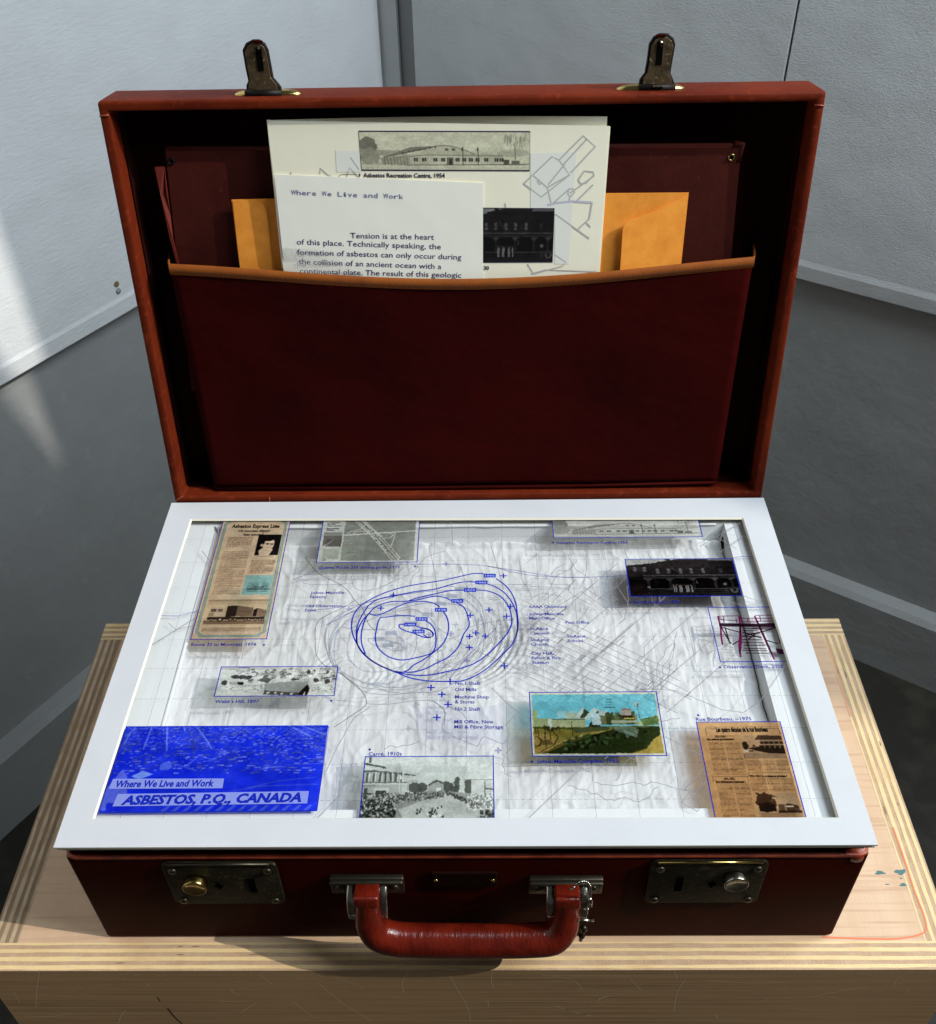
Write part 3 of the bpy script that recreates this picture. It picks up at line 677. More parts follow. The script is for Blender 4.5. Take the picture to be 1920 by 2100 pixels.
# dark torn gaps in the corners
mb = MB(); mb.prism([(.2120,.3040,ZL+.0012),(.2290,.3050,ZL+.0012),(.2300,.2995,ZL+.0012),(.2190,.3012,ZL+.0012)], (0,0,.0002)); mb.obj('torn_gap', M['hole'], disp)
mb = MB(); mb.prism([(-.2105,.2985,ZL+.0004),(-.2068,.2940,ZL+.0004),(-.2052,.2815,ZL+.0004),(-.2062,.2885,ZL+.0004),(-.2088,.2925,ZL+.0004)], (0,0,.0002)); mb.obj('torn_gap', pbr('shaded_crack', (.10,.10,.10), .8), disp)
mb = MB(); mb.prism([(.2072,.2790,-.010),(.2095,.2830,-.008),(.2090,.2700,-.012),(.2078,.2740,-.013)], (-.0004,0,.0002)); mb.obj('torn_gap', M['hole'], disp)

# --- the relief itself
pc = PZ(868, 1293, ZF)[:2]; pr_ = PZ(1005, 1330, ZF)[:2]
NXr, NYr = 400, 250
gx = np.linspace(RXa-.001, RXb+.0, NXr); gy = np.linspace(RYa-.004, RYb+.0005, NYr)
X, Y = np.meshgrid(gx, gy)
Zr = ZF + .0048*(fbm(X*16, Y*16, 3, 1)-.5) + .0022*(fbm(X*55, Y*48, 4, 5)-.5)
# ridged wrinkles of the plaster skin
rid = 1-np.abs(2*fbm(X*60+3*fbm(X*20,Y*20,2,9), Y*26, 3, 11)-1)
Zr += .0008*rid**6
rid2 = 1-np.abs(2*fbm(X*120, Y*40+2*fbm(X*30,Y*30,2,8), 2, 31)-1)
Zr += .0006*rid2**5 + .0007*(fbm(X*420, Y*60, 3, 71)-.5)
# pit: elliptical bowl with stepped benches, deeper on the right
dx = (X-pc[0])/.062; dy = (Y-pc[1])/.050
wob = .10*(fbm(X*30, Y*30, 3, 21)-.5)
r = np.sqrt(dx**2+dy**2)+wob
Zr += -.0016*np.exp(-(r/1.0)**4)
# benches right and below of the pit: curved ridges
ox_, oy_ = pc[0]+.012, pc[1]-.004
R2 = np.sqrt(((X-ox_)/.95)**2+((Y-oy_)/.85)**2)+.0035*(fbm(X*40, Y*40, 3, 41)-.5)
ang = np.arctan2(Y-oy_, X-ox_)
sect = np.exp(-((ang+.75)/1.05)**2)
band = np.exp(-((R2-.056)/.017)**2)
Zr += sect*band*(.0022*np.abs(((R2/.0052) % 1.0)-.5)*2-.0012)
Zr += .0035*sect/(1+np.exp(-(R2-.062)/.004))-.0018*sect*np.exp(-((R2-.048)/.012)**2)
# fine curved marks inside the left spoil heap
cl = PZ(725, 1380, ZF)[:2]; R3 = np.sqrt(((X-cl[0])/1.0)**2+((Y-cl[1])/.75)**2)
Zr += .00045*np.sin(R3/.0032*2*math.pi/1.6)*np.exp(-((R3-.022)/.014)**2)
# torn upper edge
edge = RYb-.0035-.0035*(fbm(X*70, Y*0, 3, 51))
Zr += .0036*np.exp(-((Y-edge)/.0026)**2)*(.6+.8*fbm(X*160, Y*0+3, 2, 61))
Zr = np.minimum(Zr, ZS-.0085)
Zr = np.where(Y > edge+.0015, ZF-.0025, Zr)
mb = MB(); V = np.stack([X, Y, Zr], -1).reshape(-1, 3)
idx = np.arange(NXr*NYr).reshape(NYr, NXr)
F = np.stack([idx[:-1,:-1], idx[:-1,1:], idx[1:,1:], idx[1:,:-1]], -1).reshape(-1, 4)
me = bpy.data.meshes.new('relief_map'); me.from_pydata(V.tolist(), [], F.tolist()); me.materials.append(M['relief'])
me.polygons.foreach_set('use_smooth', [True]*len(me.polygons)); me.update()
rel = bpy.data.objects.new('relief_map', me); COL.objects.link(rel); rel.parent = disp
mb = MB(); pts = []                                              # jagged dark crack along the right side
for i in range(34):
    y = .2050-.183*i/33; pts.append((RXb+.0004+.0012*(random.random()-.5), y, ZF+.0035))
mb.ribbon(pts, .0007); mb.obj('crack', M['hole'], disp, fix=False)

# ================================================================ PRINT ON THE CLEAR SHEET
ZI = [0]
def zi(level): return ZS+.00006*level
def flat(name, mbx, m, parent=film, **kw): return mbx.obj(name, m, parent, fix=False, **kw)
def text_mesh(name, s, m, parent, origin, ax, ay, width=None, height=.003, bold=0.0, shear=0.0, align='l', mono=False, label=None, space=1.0):
    """flat lettering; origin = left end of the baseline, ax/ay unit vectors, width = full line width, height = cap height"""
    cu = bpy.data.curves.new(name, 'FONT'); cu.body = s; cu.size = 1.0; cu.offset = bold; cu.shear = shear; cu.resolution_u = 2; cu.fill_mode = 'FRONT'; cu.space_character = space
    to = bpy.data.objects.new(name, cu); dg = bpy.context.evaluated_depsgraph_get()
    COL.objects.link(to); bpy.context.view_layer.update(); dg = bpy.context.evaluated_depsgraph_get()
    me = bpy.data.meshes.new_from_object(to.evaluated_get(dg)); COL.objects.unlink(to); bpy.data.objects.remove(to)
    n = len(me.vertices)
    if n == 0: return None
    co = np.empty(n*3); me.vertices.foreach_get('co', co); co = co.reshape(-1, 3)
    x0, x1 = co[:,0].min(), co[:,0].max(); cap = .72
    sy = height/cap; sx = (width/(x1-x0)) if width else sy
    ax = np.array(ax, float); ay = np.array(ay, float); o_ = np.array(origin, float)
    u = (co[:,0]-x0)*sx; v = co[:,1]*sy
    if align == 'c': u = u-(x1-x0)*sx/2
    P = o_[None]+u[:,None]*ax+v[:,None]*ay
    me.vertices.foreach_set('co', P.reshape(-1)); me.materials.clear(); me.materials.append(m); me.update()
    ob = bpy.data.objects.new(name, me); COL.objects.link(ob); ob.parent = parent
    if label: ob['label'] = label
    return ob
def cap_(s, p0, p1, h, m=INK_CAP, level=6, bold=.020, name='caption', shear=0, parent=film):
    a = PZ(*p0, ZS); b = PZ(*p1, ZS); a[2] = zi(level); b[2] = zi(level)
    d = b-a; w = np.linalg.norm(d); d = d/w; ay = np.array([-d[1], d[0], 0])
    return text_mesh(name, s, m, parent, a, d, ay, w, h, bold, shear)
def dot(p, r=.0009, m=INK_CAP):
    c = PZ(*p, ZS); mb = MB(); mb.add([(c[0]+r*math.cos(a*math.pi/6), c[1]+r*math.sin(a*math.pi/6), zi(6)) for a in range(12)], [tuple(range(12))]); flat('dot', mb, m)
def zq(ox, oy, s): return lambda x, y: (ox+x/s, oy+y/s)
def Pz(p, lev): q = PZ(p[0], p[1], ZS); q[2] = zi(lev); return q

# ---- pit outlines by year
z3 = zq(700, 1150, 1843/400)
C = {}
C['1995'] = [(1345,125),(1270,122),(1200,132),(1000,178),(850,205),(700,228),(560,258),(430,298),(320,345),(230,395),(160,450),(115,520),(98,600),(105,680),(135,760),(190,850),(240,905),(320,965),(420,1015),(520,1055),(610,1095),(700,1120),(820,1138),(940,1143),(1040,1142),(1130,1138),(1220,1110),(1320,1060),(1420,985),(1520,890),(1600,810),(1650,720),(1670,620),(1665,520),(1650,410),(1610,310),(1545,230),(1460,170)]
C['1985'] = [(1270,205),(1200,200),(1120,208),(1020,232),(900,268),(800,282),(700,293),(600,312),(500,332),(400,352),(320,380),(260,425),(220,480),(185,540),(152,620),(142,700),(152,790),(190,858),(238,908),(320,968),(420,1018),(520,1058)]
C['1985b'] = [(1385,222),(1450,245),(1530,295),(1590,360),(1640,450),(1660,520),(1666,640),(1650,720)]
C['1979'] = [(1160,280),(1080,280),(1000,290),(880,315),(750,345),(690,362),(640,380)]
C['1979b'] = [(1278,280),(1350,282),(1420,298),(1500,335),(1560,400),(1598,480),(1612,580),(1580,670),(1500,770),(1400,870),(1280,960),(1150,1012),(1000,1050),(860,1078),(740,1085),(620,1075),(520,1052)]
C['1965'] = [(1040,378),(980,350),(900,337),(820,348),(730,370),(640,382),(560,386),(480,388),(380,412),(310,450),(262,500),(200,570),(160,650),(148,720),(152,790)]
C['1965b'] = [(1090,398),(1150,435),(1185,490),(1200,545),(1210,590),(1200,635),(1160,690),(1140,740),(1120,790),(1080,850),(1000,920),(900,970),(800,1020),(700,1050),(600,1055),(510,1048)]
C['1938'] = [(930,440),(880,405),(800,388),(700,388),(600,408),(500,450),(400,498),(330,517),(290,510),(262,503),(235,540),(210,600),(190,690),(195,790),(230,885)]
C['1938b'] = [(965,480),(1000,540),(1015,620),(1000,710),(950,800),(870,870),(780,935),(680,990),(640,1030),(590,1052)]
C['1923'] = [(700,527),(600,520),(500,525),(420,535),(375,538),(350,575),(335,640),(322,720),(335,800),(380,860),(450,910),(530,935),(600,938),(700,920),(800,895),(860,870),(890,810),(895,730),(880,650),(845,600),(800,572)]
C['1905'] = [(595,603),(560,602),(545,612),(560,640),(610,665),(680,685),(740,710),(800,727),(850,722),(870,700),(855,670),(800,645),(710,622)]
C['1885'] = [(745,650),(790,640),(830,652),(858,680),(868,705),(850,722),(810,722),(775,698)]
for k_, pts in C.items():
    mb = MB(); mb.ribbon(spline([Pz(z3(*p), 4) for p in pts], 6), .00105, z=zi(4)); flat('pit_outline', mb, INK_BLUE)
for yr, (x, y) in dict([('1995',(1403,143)),('1985',(1325,207)),('1979',(1218,279)),('1965',(1096,382)),('1938',(942,466)),('1923',(759,553)),('1905',(653,605)),('1885',(731,671))]).items():
    mb = MB(); q4 = [Pz(z3(x-58,y+18),5), Pz(z3(x+58,y+18),5), Pz(z3(x+58,y-18),5), Pz(z3(x-58,y-18),5)]
    mb.add(q4, [(0,1,2,3)]); tg = flat('year_tag', mb, INK_FILL)
    cap_(yr, z3(x-44, y+9), z3(x+44, y+9), .0017, INK_WHITE, 6, -.005, 'year', 0, tg)
# ---- crosses
CR = [z3(*p) for p in [(492,326),(375,450),(1533,145),(1598,433),(1562,527),(1396,467),(1218,520),(1272,685),(1212,718),(1361,714),(1210,822),(1540,995),(1030,1142),(848,1200),(951,1265)]]
z5 = zq(840, 1370, 1843/280)
CR += [z5(520,495), z5(368,670)]
def cross(p, m, a=.0027, w=.00110, nm='cross_mark'):
    c = Pz(p, 5); mb = MB()
    mb.add([(c[0]-a,c[1]-w/2,c[2]),(c[0]+a,c[1]-w/2,c[2]),(c[0]+a,c[1]+w/2,c[2]),(c[0]-a,c[1]+w/2,c[2])], [(0,1,2,3)])
    for s in (1, -1): mb.add([(c[0]-w/2,c[1]+s*w/2,c[2]),(c[0]+w/2,c[1]+s*w/2,c[2]),(c[0]+w/2,c[1]+s*a,c[2]),(c[0]-w/2,c[1]+s*a,c[2])], [(0,1,2,3)])
    flat(nm, mb, m)
for p in CR: cross(p, INK_BLUE)
for p in [z3(70,458), z3(830,700), z3(1035,690), z3(1187,948), z3(990,32), z5(1198,1116)]: cross(p, INK_LILAC, .0024, .0014, 'faint_cross')

# ---- captions
z0 = zq(600, 1000, 1843/600); zc = zq(1000, 1150, 1843/300); zl3 = zq(0, 900, 1843/700); zr5 = zq(1100, 1000, 1843/700); zb6 = zq(0, 1450, 1843/700); zb7 = zq(600, 1450, 1843/700); zb8 = zq(1220, 1450, 1843/700)
H1 = .0029
zq8 = zq(640, 1050, 1843/260)
CAPS = [("Québec Route 255 driving guide, 1975", zq8(86,830), zq8(1275,822), H1), ("Route 32 to Montréal, 1974", zl3(1031,1120), zl3(1382,1119), H1),
 ("Webb's Hill, 1897", zl3(1160,1428), zl3(1398,1427), H1), ("Carré, 1910s", zb7(410,265), zb7(590,263), H1), ("Johns-Manville Complex, 1962", zb7(1318,305), zb7(1762,301), H1),
 ("Asbestos Recreation Centre, 1954", zr5(108,306), zr5(494,304), H1), ("Hotel Iroquois, 1930", zr5(527,627), zr5(777,625), H1), ("Observation Deck, 2026", zr5(1013,978), zr5(1335,974), H1),
 ("Rue Bourbeau, ~1975", zb8(547,76), zb8(846,73), H1),
 ("AAAA Clubhouse", zc(518,598), zc(997,597), .0028), ("Johns-Manville", zc(522,690), zc(960,690), .0028), ("Main Office", zc(527,745), zc(848,745), .0028), ("Post Office", zc(982,797), zc(1282,797), .0028),
 ("St-Aimé", zc(537,877), zc(762,877), .0028), ("Convent", zc(540,934), zc(775,934), .0028), ("St-Aimé", zc(542,1018), zc(775,1018), .0028), ("Church", zc(547,1073), zc(758,1073), .0028),
 ("St-Aimé", zc(1002,972), zc(1237,972), .0028), ("School", zc(1007,1028), zc(1202,1028), .0028), ("City Hall,", zc(553,1187), zc(832,1187), .0028), ("Police & Fire", zc(558,1245), zc(920,1245), .0028), ("Station", zc(563,1303), zc(773,1303), .0028),
 ("Johns-Manville", z0(113,672), z0(327,671), .0028), ("Factory", z0(110,698), z0(214,698), .0028), ("Old Observation", z0(84,756), z0(312,754), .0028), ("Point", z0(79,781), z0(150,781), .0028),
 ("No.1 Shaft", z5(617,230), z5(955,230), .0029), ("Old Mills", z5(612,315), z5(902,315), .0029), ("Machine Shop", z5(612,415), z5(1072,415), .0029), ("& Stores", z5(612,482), z5(880,482), .0029), ("No.2 Shaft", z5(612,580), z5(958,580), .0029),
 ("Mill Office, New", z5(603,751), z5(1132,751), .0029), ("Mill & Fibre Storage", z5(603,821), z5(1265,821), .0029)]
for s, a, b, h in CAPS: cap_(s, a, b, h)
for p in [z0(772,500), zl3(1426,1114), zl3(1789,1416), zb7(417,231), zb7(1292,297), zr5(91,299), zr5(504,622), zr5(992,972), zb8(557,46)]: dot(p, .00085)
for p in [zc(495,585), zc(504,680), zc(962,782), zc(515,865), zc(522,1005), zc(985,962), zc(532,1175), z0(335,666), z0(322,750), z5(590,395), z5(592,558), z5(577,735), z5(588,292)]: dot(p, .00035)

# ---- roads, rails, contour lines
def lines(name, segs, w, m, lev=2):
    for s in segs:
        mb = MB(); mb.ribbon([Pz(p, lev) for p in s], w, z=zi(lev)); flat(name, mb, m)
def smooth_px(pts, k=6): return [tuple(p) for p in spline(pts, k)]
mb = MB()                                                        # fine survey grid
for i in range(-9, 10):
    x = -.0262+i*.0272
    if -.232 < x < .229: mb.add([(x,.0212,zi(1)),(x+.00028,.0212,zi(1)),(x+.00028,.3035,zi(1)),(x,.3035,zi(1))], [(0,1,2,3)])
for j in range(0, 11):
    y = .034+j*.0272; x = -.232
    while x < .2295: mb.add([(x,y,zi(1)),(x+.0028,y,zi(1)),(x+.0028,y+.00026,zi(1)),(x,y+.00026,zi(1))], [(0,1,2,3)]); x += .0040
flat('survey_grid', mb, INK_FINE, kind='stuff')
R_ = []
R_.append(smooth_px([z0(*p) for p in [(395,712),(300,765),(190,820),(148,870),(143,960),(150,1050),(190,1110),(240,1140),(330,1190),(430,1275),(465,1360),(385,1428),(260,1510)]]))
R_.append(smooth_px([z0(*p) for p in [(80,440),(110,480),(170,545),(290,605),(340,640),(372,680),(388,706),(440,760),(480,860),(520,900)]]))
lines('mine_road', R_, .00055, INK_DARK, 2)
R_ = []
for pts in [[(210,880),(205,960),(225,1060),(260,1130)], [(232,900),(228,1000),(250,1080),(270,1150)], [(280,1150),(380,1230),(450,1260),(600,1275),(760,1260),(900,1180),(1000,1080)],
            [(300,1160),(420,1270),(520,1300),(700,1300),(860,1250)], [(465,1362),(600,1365),(760,1345),(880,1345),(930,1380),(960,1410),(955,1500)], [(60,580),(80,605),(200,612),(380,605)],
            [(370,560),(385,620),(430,650),(520,640),(640,590),(760,530),(840,440),(960,400)], [(700,460),(800,510),(760,560),(740,620)], [(860,365),(900,560),(920,760),(915,900),(918,1200)],
            [(1000,210),(1010,370)], [(1250,365),(1300,530),(1330,640)], [(1060,500),(1120,700)], [(940,1020),(975,1200)], [(1040,900),(1240,850),(1400,830)], [(920,890),(1100,1000),(1300,1090),(1500,1180)]]:
    R_.append(smooth_px([z0(*p) for p in pts], 5))
for pts in [[(0,70),(150,100),(300,150)], [(400,0),(420,120),(440,260),(500,330),(580,540)], [(590,230),(780,230),(780,290),(1000,300),(1040,330),(1010,380)], [(510,320),(700,330),(1000,350)], [(800,180),(860,100),(980,40)], [(890,120),(1000,130),(1080,60),(1130,0)],
            [(1060,210),(1080,260),(1020,350),(1060,420),(1200,500),(1300,560)], [(1250,0),(1240,150),(1210,270),(1150,350)], [(570,470),(700,410),(950,460)], [(710,500),(860,400)], [(1190,320),(1610,590)], [(1170,380),(1560,650)], [(1110,240),(900,440),(810,530)],
            [(1280,580),(1160,740)], [(400,910),(560,760),(900,560),(1300,330)], [(940,640),(1060,560),(1080,450)], [(1640,270),(1640,330),(1843,640)], [(1380,500),(1540,360),(1640,320)], [(1500,400),(1620,470),(1590,500),(1470,440)], [(330,370),(600,380)], [(250,300),(520,300)], [(10,490),(140,490)]]:
    R_.append(smooth_px([zc(*p) for p in pts], 5))
rn = random.Random(11)
o_ = np.array([1092.0, 1275.0]); dA = np.array([1, .47]); dB = np.array([1, -.86]); dB = dB/np.linalg.norm(dB); dA = dA/np.linalg.norm(dA)
for i in range(19):                                             # streets of the town, two directions
    s0 = o_+np.array([.10, .99])*(i*14.5-58)+dA*rn.uniform(-14, 14)-dB*20
    l_ = rn.uniform(260, 420)*(1-.025*i)
    if i < 17: R_.append([tuple(s0), tuple(s0+dA*l_*.5+[0, rn.uniform(-2, 2)]), tuple(s0+dA*l_)])
    for j in range(rn.randint(6, 9)):
        c_ = s0+dA*rn.uniform(20, l_-8)
        R_.append([tuple(c_), tuple(c_+dB*13.5*rn.choice([1, 1, 1, 2]))])
for i in range(6):
    s0 = o_+dA*(25+i*66)-dB*60+[0, rn.uniform(-8, 8)]; l_ = rn.uniform(150, 260)
    R_.append([tuple(s0), tuple(s0+dB*l_)])
R_.append([zc(1060,1500), zc(1450,1130), zc(1843,770)]); R_.append([zc(1075,1510), zc(1465,1142), zc(1843,795)])
R_.append(smooth_px([z5(*p) for p in [(1110,270),(1240,400),(1390,540),(1620,680),(1843,800)]]))
R_.append(smooth_px([z5(*p) for p in [(300,440),(400,500),(470,580),(480,650),(440,780),(480,860),(560,910),(880,1045),(930,1040),(1010,930),(1260,1020),(1350,880)]]))
R_.append([z5(1300,1160), z5(1640,760)]); R_.append([z5(1290,780), z5(1460,600)]); R_.append(smooth_px([z5(*p) for p in [(450,400),(560,540),(700,600),(770,690)]]))
R_.append([zb7(1270,605), zb7(1600,290)]); R_.append([zb7(130,605), zb7(260,470)]); R_.append([zb7(180,350), zb7(240,220), zb7(330,60), zb7(420,0)])
R_.append(smooth_px([zr5(*p) for p in [(560,1090),(760,1100),(1120,1215),(1340,960)]], 3)); R_.append([zb8(380,160), zb8(580,265)])
zc4 = zq(1380, 1480, 1843/280)
R_.append([zc4(160,910), zc4(330,740), zc4(440,810), zc4(300,970), zc4(160,910)]); R_.append([zc4(120,1090), zc4(215,960), zc4(430,1080), zc4(330,1215), zc4(120,1090)]); R_.append([zc4(330,740), zc4(420,630)])
for pts in [[(880,320),(1140,170)], [(900,310),(990,350),(1140,250)], [(960,260),(1080,330)], [(1130,180),(1150,300)], [(1000,600),(1120,640),(1230,620)], [(1050,560),(1190,610),(1250,590)]]: R_.append([zr5(*p) for p in pts])
R_.append([zl3(820,1115), zl3(1075,955)]); R_.append([zl3(910,995), zl3(950,1030), zl3(1080,1000)]); R_.append([zl3(1090,605), zl3(1150,680)])
lines('street', R_, .00085, INK_GREY, 2)
R_ = []                                                         # streams and shorelines
for k in range(17):
    if k < 9: x, y, a, n_ = rn.uniform(1130, 1500), rn.uniform(1110, 1180), math.pi/2+rn.uniform(-.3,.3), 14
    elif k < 14: x, y, a, n_ = rn.uniform(1350, 1480), rn.uniform(1280, 1420), math.pi/2+.3, 22
    else: x, y, a, n_ = rn.uniform(1100, 1300), rn.uniform(1590, 1640), -.2, 26
    pts = [(x, y)]; b = a
    for i in range(n_):
        b += rn.uniform(-.8, .8); b = a+(b-a)*.8; x += 8*math.cos(b); y += 8*math.sin(b); pts.append((x, y))
    R_.append(smooth_px(pts, 3))
for k in range(5):
    x, y = rn.uniform(780, 1040), rn.uniform(1500, 1600); pts = [(x, y)]; b = .6
    for i in range(12): b += rn.uniform(-.9, .9); x += 7*math.cos(b); y += 5*math.sin(b); pts.append((x, y))
    R_.append(smooth_px(pts, 3))
R_ = [[q for q in s if q[1] < 1676 and q[0] < 1540] for s in R_]
lines('stream', [s for s in R_ if len(s) > 2], .00075, INK_GREY, 1)
R_ = []                                                         # dark bench lines right of the pit
for pts in [[(1320,410),(1362,480),(1372,550),(1440,620),(1470,690),(1462,800),(1420,900)], [(1230,360),(1290,420),(1330,520),(1390,600)], [(1480,400),(1490,520),(1530,620),(1540,720),(1490,830)], [(1450,640),(1530,580),(1600,560)],
            [(1560,740),(1530,820),(1450,920),(1400,1010)], [(1610,760),(1560,850),(1500,930),(1420,1040)], [(1650,800),(1590,880),(1520,980),(1440,1080)], [(1690,640),(1680,760),(1620,860),(1560,960)], [(1050,380),(1090,470),(1120,560)], [(1110,330),(1170,400),(1230,520),(1260,610)],
            [(700,1060),(780,980),(860,900),(960,840)], [(740,1100),(840,1000),(960,920)], [(800,1130),(900,1040),(1040,960),(1120,860)], [(930,1120),(1060,1010),(1180,880),(1260,760)], [(1060,1120),(1200,960),(1320,800)]]:
    R_.append(smooth_px([z3(*p) for p in pts], 5))
for k in range(26):
    a0 = rn.uniform(-.2, 1.2); rr_ = rn.uniform(330, 560); pts = []
    for i in range(7):
        a = a0+i*.07; q_ = rr_+12*math.sin(5*a+k); pts.append(z3(880+q_*1.15*math.cos(a), 600+q_*.95*math.sin(a)))
    R_.append(smooth_px(pts, 3))
lines('bench_line', R_, .00055, INK_GREY, 3)
R_ = [smooth_px([z0(*p) for p in [(0,580),(100,545),(180,515),(350,490),(560,488),(740,484),(960,484),(1120,486),(1260,500),(1450,545),(1620,562),(1843,566)]]),
      smooth_px([zc(*p) for p in [(0,72),(400,130),(800,195),(1060,213),(1500,200),(1760,180)]]), smooth_px([z0(*p) for p in [(80,781),(400,740),(560,700),(800,660),(1060,645)]]),
      smooth_px([z0(*p) for p in [(210,870),(300,820),(430,760),(640,690)]]), [zl3(872,955), zl3(960,958), zl3(1070,930)], smooth_px([zr5(*p) for p in [(1060,380),(1120,372),(1170,374)]]), [z3(1020,1120), z3(1200,900), z3(1460,640)]]
lines('railway', R_, .00085, INK_LILAC, 3)
# faint tinted areas of the map
for pts in [[z5(100,560),z5(440,430),z5(620,600),z5(1250,480),z5(1300,1000),z5(900,1050),z5(560,1000),z5(230,960),z5(110,760)], [z3(930,340),z3(1030,350),z3(1020,395),z3(925,385)], [z3(800,450),z3(885,445),z3(880,490),z3(800,480)], [z3(1050,275),z3(1160,270),z3(1160,310),z3(1060,305)],
            [z3(470,660),z3(540,655),z3(540,700),z3(470,705)]]:
    mb = MB(); mb.add([Pz(p, .5) for p in pts], [tuple(range(len(pts)))]); flat('tinted_area', mb, INK_LILAC_FILL)
lines('leader_line', [[zl3(1440,1115), zl3(1600,1115)], [zr5(110,275), zr5(-70,420)], [z0(780,500), z0(930,498)], [zb7(1290,297), zb7(1180,297), zb7(1125,250)], [zl3(1800,1416), z0(350,1342)]], .0002, INK_DARK, 3)

# ================================================================ PRINTED PICTURES (flat print, one colour per vertex of a fine grid)
class Pic:
    def __init__(s, w, h, c): s.w, s.h = w, h; s.a = np.empty((h, w, 3)); s.a[:] = c; s.y, s.x = np.mgrid[0:h, 0:w]; s.u = (s.x+.5)/w; s.v = (s.y+.5)/h
    def poly(s, pts, c, op=1.0):
        m = np.zeros(s.u.shape, bool); n = len(pts)
        for i in range(n):
            x0, y0 = pts[i]; x1, y1 = pts[(i+1) % n]
            if y0 == y1: continue
            cnd = ((s.v >= y0) != (s.v >= y1)); m ^= cnd & (s.u < x0+(s.v-y0)*(x1-x0)/(y1-y0))
        s.put(m, c, op)
    def put(s, m, c, op=1.0): s.a[m] = s.a[m]*(1-op)+np.array(c, float)*op
    def rect(s, x0, y0, x1, y1, c, op=1.0): s.put((s.u >= x0) & (s.u < x1) & (s.v >= y0) & (s.v < y1), c, op)
    def ell(s, cx, cy, rx, ry, c, op=1.0, wob=0, seed=0):
        d = ((s.u-cx)/rx)**2+((s.v-cy)/ry)**2
        if wob: d = d+wob*(fbm(s.u*30, s.v*30*s.h/s.w, 3, seed)-.5)*2
        s.put(d < 1, c, op)
    def line(s, pts, c, w=1.0, op=1.0):
        asp = s.h/s.w
        for (x0, y0), (x1, y1) in zip(pts, pts[1:]):
            dx, dy = x1-x0, (y1-y0)*asp; L2 = dx*dx+dy*dy+1e-12
            t_ = np.clip(((s.u-x0)*dx+(s.v-y0)*asp*dy)/L2, 0, 1)
            d = np.hypot(s.u-x0-t_*dx, (s.v-y0)*asp-t_*dy)*s.w
            s.a[:] = s.a*(1-np.clip(w/2+.5-d, 0, 1)[..., None]*op)+np.array(c, float)*np.clip(w/2+.5-d, 0, 1)[..., None]*op
    def noise(s, amp, sc, seed=0, o=3, mask=None, sx=1.0):
        n = (fbm(s.u*sc*sx, s.v*sc*s.h/s.w, o, seed)-.5)*2*amp
        if mask is not None: n = n*mask
        s.a += n[..., None]
    def textblock(s, x0, y0, x1, y1, lh, c, bgc, seed=0, par=6):
        """newsprint: rows of ragged grey marks"""
        m = (s.u >= x0) & (s.u < x1) & (s.v >= y0) & (s.v < y1); row = np.floor((s.v-y0)/lh).astype(int)
        inrow = ((s.v-y0)/lh-row) < .66
        gl = vnoise(s.u*260, row*7.3+.5, seed) > .30
        end = (row % par == par-1) & (s.u > x0+(x1-x0)*(.25+.6*vnoise(row*3.1, row*0+.5, seed+3)))
        s.put(m & inrow & gl & ~end, c, .62)
def place_pic(name, pic, corners, m, parent, label=None, soft=1.3):
    """corners: TL, TR, BR, BL in space"""
    h, w = pic.h, pic.w
    if soft:
        sd = len(name)*7
        wx = ((fbm(pic.u*w/5, pic.v*h/5, 2, sd)-.5)*soft*2).round().astype(int); wy = ((fbm(pic.u*w/5, pic.v*h/5, 2, sd+5)-.5)*soft*2).round().astype(int)
        a = pic.a[np.clip(pic.y+wy, 0, h-1), np.clip(pic.x+wx, 0, w-1)]
        b = a*3.0
        for dx, dy in ((1,0),(-1,0),(0,1),(0,-1)): b += np.roll(np.roll(a, dx, 1), dy, 0)*.6
        b /= 5.4; b[0] = a[0]; b[-1] = a[-1]; b[:,0] = a[:,0]; b[:,-1] = a[:,-1]
        g = 1+.16*(fbm(pic.u*w/3.2, pic.v*h/2.6, 2, sd+9)-.5)+.20*(fbm(pic.u*w/22, pic.v*h/14, 3, sd+11)-.5)
        pic.a = b*g[..., None]
    h, w = pic.h, pic.w; TL, TR, BR, BL = [np.array(c, float) for c in corners]
    u = np.linspace(0, 1, w)[None, :, None]; v = np.linspace(0, 1, h)[:, None, None]
    P = (TL*(1-u)+TR*u)*(1-v)+(BL*(1-u)+BR*u)*v
    me = bpy.data.meshes.new(name); idx = np.arange(w*h).reshape(h, w)
    F = np.stack([idx[1:,:-1], idx[1:,1:], idx[:-1,1:], idx[:-1,:-1]], -1).reshape(-1, 4)
    me.vertices.add(w*h); me.vertices.foreach_set('co', P.reshape(-1))
    me.loops.add(F.size); me.loops.foreach_set('vertex_index', F.reshape(-1).astype(np.int32))
    me.polygons.add(len(F)); me.polygons.foreach_set('loop_start', np.arange(0, F.size, 4, dtype=np.int32)); me.polygons.foreach_set('loop_total', np.full(len(F), 4, dtype=np.int32))
    me.update(calc_edges=True); me.validate()
    at = me.color_attributes.new('picture', 'FLOAT_COLOR', 'POINT')
    c = np.ones((h*w, 4)); c[:, :3] = lin(np.clip(pic.a, 3, 252).reshape(-1, 3)); at.data.foreach_set('color', c.reshape(-1).astype(np.float32))
    me.materials.append(m); ob = bpy.data.objects.new(name, me); COL.objects.link(ob); ob.parent = parent
    if label: ob['label'] = label
    return ob
def border(x0, y0, x1, y1, w=.0007, sides='lrtb', parent=film, m=INK_BLUE, lev=4):
    mb = MB(); z = zi(lev)
    def r(a, b, c, d): mb.add([(a,b,z),(c,b,z),(c,d,z),(a,d,z)], [(0,1,2,3)])
    if 't' in sides: r(x0-w, y1, x1+w, y1+w)
    if 'b' in sides: r(x0-w, y0-w, x1+w, y0)
    if 'l' in sides: r(x0-w, y0, x0, y1)
    if 'r' in sides: r(x1, y0, x1+w, y1)
    flat('picture_border', mb, m, parent)
